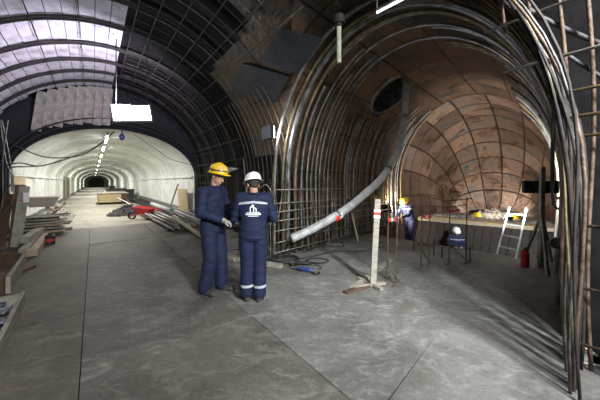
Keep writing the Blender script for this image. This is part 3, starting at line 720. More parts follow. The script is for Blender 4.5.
# ------------------------------------------------------------ left clutter
def plank(name, a, b, w, h, m, label, cat='plank', group=None, up=Vector((0, 0, 1)), roll=0):
    bm = BM(); beam(bm, a, b, w, h, up, roll); return tag(obj(name, bm, m, bevel=.004), label, cat, group)
# upright boards at the left
a = G(15.5, 247); hh = Vector((.14, .08, 1.45))
t = thing('upright_board', a, 'tall pale board standing upright on the left with papers pinned to it', 'board')
bm = BM(); beam(bm, a, a+hh, .20, .03, up=Vector((.35, -1, 0))); obj('board', bm, 'wood_green', t, bevel=.004)
fwd = Vector((.35, -1, 0)).normalized()
for (dz, dx, w, h, m, lb) in ((1.18, .085, .11, .24, 'white', 'white paper notice'), (1.24, -.03, .07, .07, 'tape_red', 'small red sticker, upper'), (1.07, -.03, .07, .09, 'tape_red', 'small red sticker, lower')):
    bm = BM(); c = a+hh*(dz/1.45)+Vector((dx, .02*dx, 0))+fwd*.022
    beam(bm, c-Vector((0, 0, h/2)), c+Vector((0, 0, h/2)), w, .004, up=fwd); obj('notice', bm, m, t)['label'] = lb
a = G(6, 247)
plank('upright_post', a+Vector((.1, .1, 0)), a+Vector((.08, .25, 1.48)), .2, .09, 'wood_dark', 'dark upright post behind the pale board at the far left', 'post', up=Vector((.3, -1, 0)))
plank('upright_board', a+Vector((-.15, 0, 0)), a+Vector((-.25, .3, 1.25)), .18, .04, 'wood_dark', 'dark board leaning at the far left edge', 'board', up=Vector((.3, -1, 0)))
# plywood on the left wall
bm = BM(); beam(bm, PA(11.9, ICX-IHW+.05, 1.55), PA(13.6, ICX-IHW+.05, 1.55), .03, .55); tag(obj('plywood_sheet', bm, 'ply'), 'tan plywood sheet fixed to the left tunnel wall by the mouth', 'plywood')
# mixing trough
c = G(42, 226)+Vector((0, 0, 0)); c.z = .68
t = thing('mortar_trough', c, 'grey-brown mortar trough tipped on top of the plank pile', 'trough')
bm = BM(); W = []
for (sx_, sy_, z) in ((.30, .18, 0), (.45, .30, .33)): W.append([c+rA*sx_*a_+dA*sy_*b_+Vector((0, 0, z+a_*(.0))) for a_, b_ in ((-1, -1), (1, -1), (1, 1), (-1, 1))])
V = [[bm.verts.new(p) for p in w] for w in W]; bm.faces.new(V[0])
for q in range(4): bm.faces.new((V[0][q], V[0][(q+1) % 4], V[1][(q+1) % 4], V[1][q]))
o = obj('pan', bm, 'wood_grey', t); sm = o.modifiers.new('t', 'SOLIDIFY'); sm.thickness = .025
bm = BM(); tube(bm, W[1]+[W[1][0]], .018, 8); obj('rim', bm, 'wood', t)
# plank pile
base = G(43, 234); pl = []
for lay in range(7):
    for q in range(3 if lay < 5 else 2):
        ang = R.uniform(-.35, .35)+(0 if lay % 2 else .25); d = (rA*math.cos(ang)+dA*math.sin(ang)); L = R.uniform(.8, 1.3)
        c = base+dA*((q-1)*.33+R.uniform(-.05, .05))+rA*R.uniform(-.12, .12)+Vector((0, 0, .035+lay*.085)); tl = Vector((0, 0, R.uniform(-.015, .015)))
        top = lay >= 5
        plank('plank', c-d*L/2-tl, c+d*L/2+tl, R.uniform(.12, .2), R.uniform(.03, .06), R.choice(('wood', 'wood_grey', 'wood', 'wood_green', 'wood_dark')), 'offcut plank in the top layers of the pile by the left wall' if top else 'offcut plank lower in the pile by the left wall', 'plank', 'offcut planks piled by the left wall')
# beams in front
for i, (p0, p1, zz, lb) in enumerate((((24, 256), (41, 237), .08, 'pale squared beam lying in front of the plank pile, left one'), ((32, 257), (46, 238), .08, 'pale squared beam lying in front of the plank pile, right one'), ((24, 250), (40, 238), .22, 'squared beam lying on top of the two pale beams'))):
    plank('timber_beam', G(*p0)+Vector((0, 0, zz)), G(*p1)+Vector((0, 0, zz)), .17, .14, 'wood' if i == 1 else 'wood_grey', lb, 'beam')
# canister
c = G(50, 244)
t = thing('canister', c, 'black canister with a red band beside the beams', 'canister')
bm = BM(); tube(bm, [c, c+Vector((0, 0, .2)), c+Vector((0, 0, .24))], [.1, .1, .05], 16); tube(bm, [c+Vector((0, 0, .24)), c+Vector((0, 0, .28))], .035, 12); obj('body', bm, 'black', t)
bm = BM(); tube(bm, [c+Vector((0, 0, .07)), c+Vector((0, 0, .14))], .103, 16); obj('band', bm, 'red', t)
# brown timber trough at the left edge
t = thing('timber_bin', G(5, 285), 'low brown timber bin at the left edge of the floor', 'bin')
c0 = G(25, 266); c1 = G(8, 294); z1 = .24
bm = BM(); beam(bm, c1+Vector((0, 0, .12)), c0+Vector((0, 0, .12)), .05, z1); obj('side_board', bm, 'wood_grey', t, bevel=.004)
bm = BM(); beam(bm, c0+Vector((-.05, .02, .12)), c0+Vector((-1.3, -.2, .12)), .05, z1); obj('end_board', bm, 'wood_dark', t, bevel=.004)
bm = BM(); beam(bm, c1+Vector((-.05, 0, .12)), c1+Vector((-1.0, -.3, .12)), .05, z1); obj('end_board', bm, 'wood_dark', t, bevel=.004)
bm = BM(); box(bm, (c0+c1)/2+Vector((-.55, -.1, .03)), (.9, 1.1, .04), Matrix.Rotation(.2, 3, 'Z')); obj('bottom_board', bm, 'wood_dark', t)
# tray with scrap
c0 = G(23, 304); c1 = G(-8, 372)
t = thing('scrap_tray', c1, 'wooden tray of blue-grey scrap at the lower left corner', 'tray')
dd = (c0-c1).normalized(); nn = Vector((-dd.y, dd.x, 0)); nn = nn if nn.x < 0 else -nn
bm = BM(); beam(bm, c1+Vector((0, 0, .08)), c0+Vector((0, 0, .08)), .04, .16); obj('side_board', bm, 'wood_grey', t, bevel=.004)
bm = BM(); beam(bm, c0+nn*.03+Vector((0, 0, .07)), c0+nn*.9+Vector((0, 0, .07)), .04, .14); obj('end_board', bm, 'wood_grey', t, bevel=.004)
bm = BM()
for q in range(240):
    p = c1+dd*R.uniform(.05, (c0-c1).length-.06)+nn*R.uniform(.05, .8)+Vector((0, 0, R.uniform(.03, .14)))
    box(bm, p, (R.uniform(.02, .05), R.uniform(.04, .13), R.uniform(.006, .02)), Euler((R.uniform(-.6, .6), R.uniform(-.6, .6), R.uniform(0, 6))).to_matrix())
tag(obj('metal_scrap', bm, 'scrap'), 'loose blue-grey metal scrap filling the tray at the lower left', 'scrap', kind='stuff')

# heaps
def heap(name, c, rx, ry, h, m, label, cat, ang=0, amp=.25, sc=5, chunks=0, cm=None):
    bm = BM(); n = 40; rows_ = []
    for i in range(13):
        r = i/12; row = []
        for q in range(n+1):
            a = q/n*2*PI; x = rx*r*math.cos(a); y = ry*r*math.sin(a)
            z = h*max(0, (1-r**1.5))
            z += amp*h*noise.noise(Vector((x*sc, y*sc, h*9)))*(1 if r < .95 else 0)
            row.append(Vector(c)+Matrix.Rotation(ang, 3, 'Z') @ Vector((x, y, max(z, -.0)+(.0 if r < 1 else -.02))))
        rows_.append(row)
    grid_surface(bm, rows_)
    bmesh.ops.remove_doubles(bm, verts=bm.verts[:], dist=.0005)
    for q in range(chunks):
        a = R.uniform(0, 6.28); r = R.uniform(0, .95); p = Vector(c)+Matrix.Rotation(ang, 3, 'Z') @ Vector((rx*r*math.cos(a), ry*r*math.sin(a), h*(1-r**1.5)))
        s_ = R.uniform(.04, .11); box(bm, p, (s_, s_*R.uniform(.5, 1.6), s_*.6), Euler((R.uniform(0, 3), R.uniform(0, 3), R.uniform(0, 3))).to_matrix())
    return tag(obj(name, bm, m), label, cat, kind='stuff')
heap('rubble_heap', PA(15.3, ICX-IHW+.75, 0), .6, 2.6, .62, 'rubble', 'heap of pale rubble and debris along the left tunnel wall', 'rubble', math.atan2(dA.y, dA.x)-PI/2, chunks=90)
heap('gravel_heap', G(128, 214), .75, 1.1, .42, 'gravel', 'dark heap of gravel beside the red barrow', 'gravel', chunks=60, amp=.2)
# a sheet and poles on the rubble
for i in range(7):
    c = PA(13.6+i*.6, ICX-IHW+R.uniform(.5, 1.0), .5); d = (dA+Vector((R.uniform(-.3, .3), 0, R.uniform(-.25, .1)))).normalized()
    plank('plank', c-d*.5, c+d*.5, .1, .04, R.choice(('wood_grey', 'wood_dark', 'wood')), 'broken plank lying on the rubble heap along the left wall', 'plank', 'broken planks on the rubble heap')

# ------------------------------------------------------------ right clutter of the finished tunnel
bm = BM(); a = G(181, 220); b = G(206, 232); beam(bm, PA(12.0, 3.2, .62), PA(13.55, 3.2, .62), .03, 1.25, roll=-.08); tag(obj('plywood_sheet', bm, 'ply'), 'tan plywood sheet leaning on the right tunnel wall by the mouth', 'plywood')
a = G(167, 217); plank('batten', a, Q(178, 184, a.y-.3), .07, .03, 'wood', 'pale batten leaning diagonally by the right tunnel wall', 'batten')
# stacks of rails and pipes
pp0 = (140, 213); pp1 = (184, 233)
for i in range(14):
    row_ = i // 7; q = i % 7
    a = G(141+q*4.6, 216-q*1.0)+Vector((0, 0, .13+row_*.11)); b = G(176+q*4.2, 234.5-q*1.7)+Vector((0, 0, .13+row_*.11))
    e = (b-a)*R.uniform(-.06, .06)
    bm = BM(); hollow(bm, [a+e, b+e], .05, .038, 12)
    tag(obj('steel_pipe', bm, 'rebar_grey' if i % 3 else 'pipe_grey', smooth=True), 'steel pipe in the upper row of the stack by the right tunnel wall' if row_ else 'steel pipe in the lower row of the stack by the right tunnel wall', 'pipe', 'steel pipes stacked by the right tunnel wall')
for i, tt in enumerate((.2, .8)):
    a = G(141+(176-141)*tt-2, 216+(234.5-216)*tt+.6); b = G(169+(205-169)*tt+2, 210+(224-210)*tt); plank('timber_bearer', a+Vector((0, 0, .04)), b+Vector((0, 0, .04)), .1, .08, 'wood_dark', ['dark bearer under the far end of the pipe stack', 'dark bearer under the near end of the pipe stack'][i], 'bearer')
a = G(152, 212)+Vector((0, 0, .42)); b = G(172, 222)+Vector((0, 0, .42))
bm = BM(); hollow(bm, [a, b], .1, .085, 18); tag(obj('wide_pipe', bm, 'pipe_grey', smooth=True), 'wide pale pipe with a dark open end lying on the pipe stack', 'pipe')
a = G(173, 225)+Vector((0, 0, .3)); b = G(236, 262)+Vector((0, 0, .04))
plank('long_plank', a, b, .11, .05, 'wood', 'long pale plank running from the pipe stack down to the floor behind the workers', 'plank')
a = G(228, 260); b = G(282, 268)
plank('long_plank', a+Vector((0, 0, .045)), b+Vector((0, 0, .035)), .12, .06, 'wood_grey', 'grey plank on the floor at the foot of the pillar', 'plank')
# dark rail pile behind the barrow
for i in range(6):
    a = G(128+i*3.5, 199.8-i*.1)+Vector((0, 0, .1)); b = G(158+i*3.6, 212.5-i*.4)+Vector((0, 0, .1))
    plank('steel_rail', a, b, .09, .12, 'rebar_dark', 'dark steel rail lying along the right tunnel wall behind the red barrow', 'rail', 'dark rails along the right tunnel wall')
# thin white pole
rod('thin_pole', [G(101, 193)+Vector((0, 0, .5)), G(126, 210)+Vector((0, 0, .45)), G(152, 223)+Vector((0, 0, .22))], .022, 'white', 'thin white pole lying slanted over the gravel heap', 'pole')
# red wheelbarrow
c = G(144, 219); t = thing('wheelbarrow', c, 'red metal wheelbarrow tipped among the pipes', 'wheelbarrow')
ux = (G(156, 219)-G(132, 219)).normalized(); uy = Vector((-ux.y, ux.x, 0)); up = Vector((0, 0, 1))
def W3(x, y, z): return c+ux*x+uy*y+up*z
ux = ux*.85; uy = uy*.85; up = up*.85
bm = BM(); top = [(-.42, -.3, .62), (.52, -.32, .50), (.52, .32, .50), (-.42, .3, .62)]; bot = [(-.2, -.18, .28), (.12, -.2, .24), (.12, .2, .24), (-.2, .18, .28)]
V = [[bm.verts.new(W3(*p)) for p in q] for q in (bot, top)]; bm.faces.new(V[0])
for q in range(4): bm.faces.new((V[0][q], V[0][(q+1) % 4], V[1][(q+1) % 4], V[1][q]))
o = obj('tray', bm, 'red', t); sm = o.modifiers.new('s', 'SOLIDIFY'); sm.thickness = .02
bm = BM()
for y in (-.24, .24): tube(bm, [W3(-.62, y*.3, .14), W3(-.2, y, .26), W3(.3, y, .28), W3(.95, y*1.3, .58)], .022, 8)
obj('handle_frame', bm, 'red', t)
for y in (-.22, .22):
    bm = BM(); tube(bm, [W3(.3, y, .28), W3(.38, y, .0)], .02, 8); obj('leg', bm, 'red', t)
bm = BM(); pts = [W3(-.6+.17*math.cos(a_), 0, .18+.17*math.sin(a_)) for a_ in [q*PI/12 for q in range(25)]]; tube(bm, pts, .04, 8); obj('wheel', bm, 'black', t)
# crate / timber table in mid tunnel
c = PA(24.5, .75+.35, 0)
t = thing('site_crate', c, 'low timber crate with a pale plywood end in the middle of the tunnel', 'crate')
rz_ = math.atan2(dA.y, dA.x)-PI/2; mz = Matrix.Rotation(rz_, 3, 'Z')
bm = BM(); box(bm, c+Vector((0, 0, .42)), (1.7, 3.6, .62), mz); obj('crate_body', bm, 'wood_dark', t)
bm = BM(); box(bm, c+Vector((0, 0, .76)), (1.8, 3.7, .05), mz); obj('lid', bm, 'wood_grey', t)
bm = BM(); box(bm, c-dA*1.84-rA*.2+Vector((0, 0, .42)), (1.3, .04, .55), mz); obj('end_panel', bm, 'ply', t)
bm = BM(); box(bm, c-dA*1.2+Vector((0, 0, .06)), (1.6, .14, .12), mz); box(bm, c+dA*1.2+Vector((0, 0, .06)), (1.6, .14, .12), mz); obj('skid', bm, 'wood_dark', t)
for i in range(7):
    al = 28+i*1.9; lat = (1.5, 2.5)[i % 2]+R.uniform(-.1, .2); w = R.uniform(.5, 1.1); h = R.uniform(.4, 1.1); cc = PA(al, lat)
    t = thing('tool_chest', cc, 'dark tool chest among the clutter on the right, far down the tunnel', 'chest', 'tool chests far down the tunnel')
    bm = BM(); box(bm, cc+Vector((0, 0, h/2)), (w, w*1.2, h), mz); obj('chest_body', bm, R.choice(('wood_dark', 'black_metal', 'rebar_dark')), t, bevel=.01)
    bm = BM(); box(bm, cc+Vector((0, 0, h+.03)), (w*1.05, w*1.25, .06), mz); obj('lid', bm, 'rebar_dark', t)

# ------------------------------------------------------------ tools on the floor
def grinder(c, ang, m, label):
    t = thing('angle_grinder', c, label, 'power tool')
    d = Vector((math.cos(ang), math.sin(ang), 0)); s_ = Vector((-d.y, d.x, 0)); z = Vector((0, 0, .05))
    bm = BM(); tube(bm, [c+z, c+d*.12+z, c+d*.22+z, c+d*.30+z], [.026, .032, .036, .03], 12); obj('motor_body', bm, m, t, smooth=True)
    bm = BM(); tube(bm, [c+d*.30+z, c+d*.38+z], [.03, .028], 12); tube(bm, [c+d*.35+Vector((0, 0, .0)), c+d*.35+Vector((0, 0, .08))], .03, 12); obj('gear_head', bm, 'steel', t)
    bm = BM(); tube(bm, [c+d*.35+Vector((0, 0, .012)), c+d*.35+Vector((0, 0, .018))], .075, 24); obj('disc', bm, 'rebar_dark', t)
    bm = BM(); tube(bm, [c+d*.34+z, c+d*.34+s_*.13+z], .014, 10); obj('side_handle', bm, 'black', t)
    bm = BM(); tube(bm, spline([c+z, c-d*.1+Vector((0, 0, .03)), c-d*.2+s_*.12+Vector((0, 0, .012)), c-d*.1+s_*.3+Vector((0, 0, .012))], 6), .007, 6); obj('cord', bm, 'black', t)
grinder(G(311, 266), PI*.95, 'black', 'dark angle grinder lying on the floor, right of the blue one')
grinder(G(297, 271), -.4, 'blue_tool', 'blue angle grinder lying on the floor near the mesh')
for i, (cx_, cy_, r_, lb) in enumerate(((284, 261, .22, 'black cable coiled loosely on the floor at the foot of the mesh'), (318, 262, .16, 'small loop of black cable right of the grinders'))):
    c = G(cx_, cy_); pts = []
    for q in range(70 if i == 0 else 30):
        a_ = q*.42; rr_ = r_*(1+.3*noise.noise(Vector((q*.13, i, 0)))); pts.append(c+Vector((rr_*math.cos(a_)*1.3, rr_*math.sin(a_), .012+.0008*q+.01*noise.noise(Vector((q*.3, 0, 0)))**2)))
    rod('coiled_cable', pts, .009, 'black', lb, 'cable')
rod('cable', spline([G(285, 262)+Vector((0, 0, .02)), G(310, 258)+Vector((0, 0, .02)), G(335, 252)+Vector((0, 0, .02)), G(360, 252)+Vector((0, 0, .02)), G(385, 247)+Vector((0, 0, .02))], 8), .01, 'black', 'black cable running over the floor from the coil toward the steel tunnel', 'cable')

# ------------------------------------------------------------ barrier: timber post, rebar stands and tape
c = G(373, 287)
t = thing('barrier_post', c, 'greenish timber post standing on a cross foot, red and white tape round it', 'post')
topp = Q(377.5, 199, 4.0)
bm = BM(); beam(bm, c+Vector((0, 0, .05)), topp, .085, .045, up=Vector((0, -1, 0))); obj('upright', bm, 'wood_grey', t, bevel=.004)
bm = BM(); beam(bm, c+Vector((-.3, -.1, .03)), c+Vector((.2, .08, .03)), .06, .04); obj('foot_board', bm, 'wood_grey', t, bevel=.004)
bm = BM(); beam(bm, c+Vector((-.15, .3, .03)), c+Vector((.08, -.16, .03)), .06, .04); obj('foot_board', bm, 'wood_grey', t, bevel=.004)
bm = BM(); beam(bm, c+Vector((.12, .3, .05)), c+(topp-c)*.45, .04, .03); obj('brace', bm, 'wood_grey', t)
ax = (topp-c).normalized(); pc = c+(topp-c)*.82
for (o_, m) in ((-.03, 'white'), (.02, 'tape_red'), (.055, 'white')):
    bm = BM(); beam(bm, pc+ax*(o_-.02), pc+ax*(o_+.02), .093, .053, up=Vector((0, -1, 0))); obj('tape_wrap', bm, m, t)['label'] = 'red stripe of the tape' if m == 'tape_red' else 'white stripe of the tape'
def rebar_stand(p0, p1, z0, z1, label):
    t = thing('rebar_stand', p0, label, 'barrier stand')
    for p in (p0, p1):
        bm = BM(); tube(bm, [p, p+Vector((.03, .02, z0 if p is p0 else z1))], .011, 8); obj('upright', bm, 'rebar', t)
    bm = BM(); tube(bm, [p0+Vector((-.08, 0, z0-.02)), p1+Vector((.12, 0, z1-.02))], .009, 8); obj('top_rail', bm, 'rebar', t)
    bm = BM(); tube(bm, [p0+Vector((0, 0, .35)), p1+Vector((.0, 0, .05))], .008, 8); obj('brace', bm, 'rebar', t)
    for p in (p0, p1):
        bm = BM(); tube(bm, [p+Vector((-.1, -.13, .012)), p+Vector((.1, .13, .012))], .011, 8); obj('foot', bm, 'rebar', t)
rebar_stand(G(387, 280), G(396, 284), 1.22, 1.25, 'rusty rebar barrier stand just right of the timber post')
rebar_stand(G(421, 268), G(429, 265), 1.35, 1.32, 'rusty rebar barrier stand second right of the timber post')
rebar_stand(G(449, 263), G(466, 262), 1.2, 1.25, 'rusty rebar barrier stand left of the ladder')
# rail string joining
rod('barrier_line', [Q(378, 211, 4.05), Q(390, 209, 4.15), Q(422, 206, 4.7), Q(449, 207, 5.1), Q(466, 205, 5.15)], .008, 'rebar', 'thin rebar line strung from the timber post across the stands', 'rail line')
for (x, y, Yd) in ((393, 220, 4.2), (427, 217, 4.85), (455, 211, 5.1)):
    t = thing('warning_tape', Q(x, y, Yd), {393: 'scrap of red and white tape on the stand nearest the timber post', 427: 'scrap of red and white tape on the middle stand', 455: 'scrap of red and white tape on the stand left of the ladder'}[x], 'tape')
    for q, m in enumerate(('tape_red', 'white', 'tape_red')):
        bm = BM(); a = Q(x-4.5+q*3, y-.3*q, Yd-.02); b = Q(x-1.5+q*3, y-.3*q-.3, Yd-.02+.01*q); beam(bm, a, b, .006, .05); obj('tape_strip', bm, m, t)['label'] = 'red strip' if m == 'tape_red' else 'white strip'
# starter bars in the slab edge
for i, (x, y) in enumerate(((414, 250), (434, 256), (442, 258), (470, 262))):
    p = G(x, y); rod('starter_bar', [p+Vector((0, 0, -.05)), p+Vector((.0, 0, .22+.1*(i % 2)))], .012, 'rebar_dark', 'short starter bar sticking up from the slab before the pit', 'rebar', 'short starter bars by the pit')
for i, (x0, y0, x1, y1) in enumerate(((352, 290, 390, 262), (345, 294, 372, 286))):
    plank('plank', G(x0, y0)+Vector((0, 0, .02)), G(x1, y1)+Vector((0, 0, .03)), .09, .03, 'wood_dark' if i else 'wood_grey', ['grey plank lying on the floor left of the timber post', 'grey offcut lying at the foot of the timber post'][i], 'plank')

# ------------------------------------------------------------ pit: platform, shuttering, ladder
t = thing('timber_platform', PB(PIT1, -2, 0), 'pale timber walkway along the far edge of the pit', 'platform')
for i in range(3):
    bm = BM(); beam(bm, PB(PIT1-.35+i*.3, BCX-BHW+.1, .06), PB(PIT1-.35+i*.3, BCX+BHW-.1, .06), .27, .04, up=Vector((0, 0, 1))); obj('deck_board', bm, 'ply', t, bevel=.004)
bm = BM(); beam(bm, PB(PIT1-.45, BCX-BHW+.1, -.03), PB(PIT1-.45, BCX+BHW-.1, -.0), .08, .08); obj('edge_beam', bm, 'wood', t)
n = 17
for i in range(n):
    b = BCX-BHW+.15+i*(2*BHW-.3)/(n-1)
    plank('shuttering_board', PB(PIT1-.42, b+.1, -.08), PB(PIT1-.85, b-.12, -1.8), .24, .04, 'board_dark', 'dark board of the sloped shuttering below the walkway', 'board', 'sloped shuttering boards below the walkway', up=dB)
# stones on the far floor
for i in range(26):
    bm = BM(); s_ = R.uniform(.07, .14); c = PB(R.uniform(12.7, 13.2), BCX-BHW+.3+i*.155, s_*.5)
    bmesh.ops.create_icosphere(bm, subdivisions=2, radius=s_)
    for v in bm.verts: v.co = Vector((v.co.x, v.co.y*1.3, v.co.z*.7))*(1+.3*noise.noise(v.co*12+Vector((i, 0, 0))))+c+Vector((0, 0, .02))
    tag(obj('stone', bm, 'rubble'), 'small grey stone in the row on the far side of the pit', 'stone', 'stones beyond the pit')
heap('spoil_heap', PB(14.2, -1.8, 0), 1.2, .6, .35, 'rubble', 'low heap of pale spoil under the rusty end wall', 'spoil', 0, chunks=30)
for i in range(2):
    pp = PB(13.1, -1.0-i*1.2, .1); t = thing('safety_helmet', pp, ['yellow helmet left on the spoil beyond the pit, right one', 'yellow helmet left on the spoil beyond the pit, left one'][i], 'helmet')
    bm = BM(); ell(bm, pp+Vector((0, 0, .08)), (.14, .16, .12)); obj('shell', bm, 'yellow_helmet', t, smooth=True); bm = BM(); ell(bm, pp+Vector((0, 0, .03)), (.17, .2, .015)); obj('brim', bm, 'yellow_helmet', t, smooth=True)
# ladder
t = thing('ladder', PB(7.35, -.9, -1.8), 'white metal ladder standing up out of the pit', 'ladder')
lt, lb_ = Q(509.5, 207, 6.15), Q(496, 257, 5.75); rt, rb_ = Q(526.5, 208.5, 5.75), Q(516, 258, 5.4)
def ext(a, b, z): k_ = (z-a.z)/(b.z-a.z); return a+(b-a)*k_
la, lb2 = lt, ext(lt, lb_, -1.8); ra, rb2 = rt, ext(rt, rb_, -1.8)
for (p, q) in ((la, lb2), (ra, rb2)):
    bm = BM(); beam(bm, p, q, .02, .032, up=rB); obj('rail', bm, 'white', t, bevel=.004)
k0 = 0
for i in range(10):
    f = .05+i*.082
    bm = BM(); beam(bm, la+(lb2-la)*f, ra+(rb2-ra)*f, .022, .03); obj('rung', bm, 'white', t)
# bench the bending worker stands on
bm = BM(); c = Q(404, 246, 9.0); c.z = -.35
t = thing('work_bench', Vector((c.x, c.y, -1.8)), 'dark timber staging in the pit under the bending worker', 'staging')
mzz = Matrix.Rotation(math.atan2(dB.y, dB.x), 3, 'Z')
bm.free(); bm = BM(); box(bm, Vector((c.x, c.y, -.66)), (1.2, .9, .06), mzz); obj('deck', bm, 'wood_dark', t)
for sx_ in (-1, 1):
    for sy_ in (-1, 1):
        bm = BM(); p = Vector((c.x, c.y, 0))+mzz @ Vector((sx_*.5, sy_*.36, 0)); tube(bm, [Vector((p.x, p.y, -1.8)), Vector((p.x, p.y, -.68))], .035, 8); obj('leg', bm, 'wood_dark', t)

# ------------------------------------------------------------ floodlight on timber stand (seen from behind)
base = G(541, 268)
t = thing('floodlight', base, 'black floodlight seen from behind on a timber stand right of the ladder', 'floodlight')
top = Q(542.5, 167, base.y); bm = BM(); beam(bm, base, top, .075, .05, up=Vector((0, -1, 0))); obj('post', bm, 'wood_green', t, bevel=.004)
for (x, y) in ((522, 262), (548, 277), (552, 262)):
    bm = BM(); beam(bm, G(x, y)+Vector((0, 0, .01)), base+(top-base)*.5+(G(x, y)-base)*.05, .05, .03, up=Vector((0, -1, 0))); obj('strut', bm, 'wood_green', t)
hp = Q(540, 187, base.y)+dB*.09; mB = frame_from(dB)
mC = frame_from(Vector((.18, 1, 0)))
bm = BM(); box(bm, hp, (.56, .09, .235), mC); obj('housing', bm, 'black_metal', t, bevel=.025)
bm = BM(); box(bm, hp+Vector((.18, 1, 0)).normalized()*.05, (.50, .02, .19), mC); obj('lamp_face', bm, 'glow_cool', t)
bm = BM()
for q in range(6): box(bm, hp-Vector((.18, 1, 0)).normalized()*.05+mC.col[0]*(-.2+q*.08), (.01, .02, .19), mC)
obj('cooling_fin', bm, 'black_metal', t)
# red canister
c = G(525, 267); t = thing('gas_canister', c, 'red cylindrical canister at the foot of the floodlight stand', 'canister')
bm = BM(); tube(bm, [c, c+Vector((0, 0, .02)), c+Vector((0, 0, .26)), c+Vector((0, 0, .31))], [.055, .062, .062, .03], 18); obj('body', bm, 'red', t, smooth=False)
bm = BM(); tube(bm, [c+Vector((0, 0, .31)), c+Vector((0, 0, .35))], .02, 12); tube(bm, [c+Vector((-.03, 0, .345)), c+Vector((.05, 0, .36))], .008, 8); obj('valve', bm, 'black', t)

# ------------------------------------------------------------ scaffold pipes and cables on the right
a, b = Q(556, 243, 3.9), Q(606, 253, 2.75)
t = thing('horizontal_pipe', a, 'thick dark pipe lying level across the right wall bars', 'pipe')
bm = BM(); hollow(bm, [a, b], .07, .055, 16); obj('pipe', bm, 'rebar_dark', t, smooth=True)
bm = BM(); tube(bm, [a, a+(b-a).normalized()*.06], .085, 16); obj('collar', bm, 'steel', t)
rod('scaffold_tube', [Q(557, 198, 3.8), Q(596, 207, 2.9)], .022, 'steel', 'grey scaffold tube running level above the thick dark pipe', 'scaffold tube', seg=10)
rod('scaffold_tube', spline([Q(604, 112, 2.7), Q(590, 133, 2.75), Q(572, 155, 2.85), Q(569, 168, 2.9), Q(566, 190, 3.0)], 5), .024, 'pipe_grey', 'bent grey tube slanting down from the right edge to the bars', 'scaffold tube', seg=10)
rod('scaffold_tube', [Q(596, 182, 2.7), Q(598, 300, 2.7)], .022, 'steel', 'upright grey tube close to the right edge', 'scaffold tube', seg=10)
rod('thick_cable', spline([Q(512, -6, 2.3), Q(530, 10, 2.25), Q(545, 19, 2.2), Q(570, 31, 2.15), Q(606, 46, 2.1)], 8), .020, 'black', 'thick black cable slung across the top right grid', 'cable', seg=8)
rod('thick_cable', spline([Q(552, 190, 2.5), Q(553, 133, 2.4), Q(555, 75, 2.3), Q(559, 58, 2.25), Q(566, 55, 2.2), Q(581, 64, 2.15), Q(606, 80, 2.1)], 8), .015, 'black', 'black cable looping over the right grid and hanging straight down', 'cable', seg=8)
rod('cable', spline([Q(552, 190, 2.5), Q(554, 205, 2.55), Q(560, 208, 2.6), Q(566, 196, 2.6), Q(570, 180, 2.6)], 8), .012, 'black', 'black cable loop hanging left of the bent grey tube', 'cable', seg=8)

# ------------------------------------------------------------ people
def bake(bm, voxel, smooth_it, disp=0, dsc=10, seed=0):
    me = bpy.data.meshes.new('tmp'); bm.to_mesh(me); bm.free()
    o = bpy.data.objects.new('tmp', me); C.objects.link(o)
    r = o.modifiers.new('r', 'REMESH'); r.mode = 'VOXEL'; r.voxel_size = voxel
    s_ = o.modifiers.new('s', 'SMOOTH'); s_.iterations = smooth_it; s_.factor = .5
    bpy.context.view_layer.update()
    dg = bpy.context.evaluated_depsgraph_get(); m2 = bpy.data.meshes.new_from_object(o.evaluated_get(dg))
    bpy.data.objects.remove(o); bpy.data.meshes.remove(me)
    b2 = BM(); b2.from_mesh(m2); bpy.data.meshes.remove(m2); b2.normal_update()
    if disp:
        for v in b2.verts:
            p = v.co; n1 = noise.noise(Vector((p.x*dsc*.6+seed, p.y*dsc*.6, p.z*dsc*1.7))); n2 = noise.noise(Vector((p.x*dsc*2, p.y*dsc*2+seed, p.z*dsc*3)))
            rid = 1-abs(n1)*2.2
            v.co = p+v.normal*(disp*rid+disp*.35*n2)
    return b2
def loft(bm, secs, seg=20):      # (center, half x, half y) horizontal sections
    rings = []
    for c, hx, hy in secs:
        rings.append([bm.verts.new(Vector(c)+Vector((hx*math.cos(q*2*PI/seg), hy*math.sin(q*2*PI/seg), 0))) for q in range(seg)])
    for i in range(len(rings)-1):
        for q in range(seg): bm.faces.new((rings[i][q], rings[i][(q+1) % seg], rings[i+1][(q+1) % seg], rings[i+1][q]))
    bm.faces.new(rings[0][::-1]); bm.faces.new(rings[-1])
def limb(bm, pts, rs, seg=14):
    P = [Vector(p) for p in pts]; fine = []; fr = []
    for i in range(len(P)-1):
        for q in range(5): fine.append(P[i].lerp(P[i+1], q/5)); fr.append(rs[i]+(rs[i+1]-rs[i])*q/5)
    fine.append(P[-1]); fr.append(rs[-1])
    tube(bm, fine, fr, seg)
    for p, r in zip(P, rs): ell(bm, p, (r*.99,)*3, seg=12)
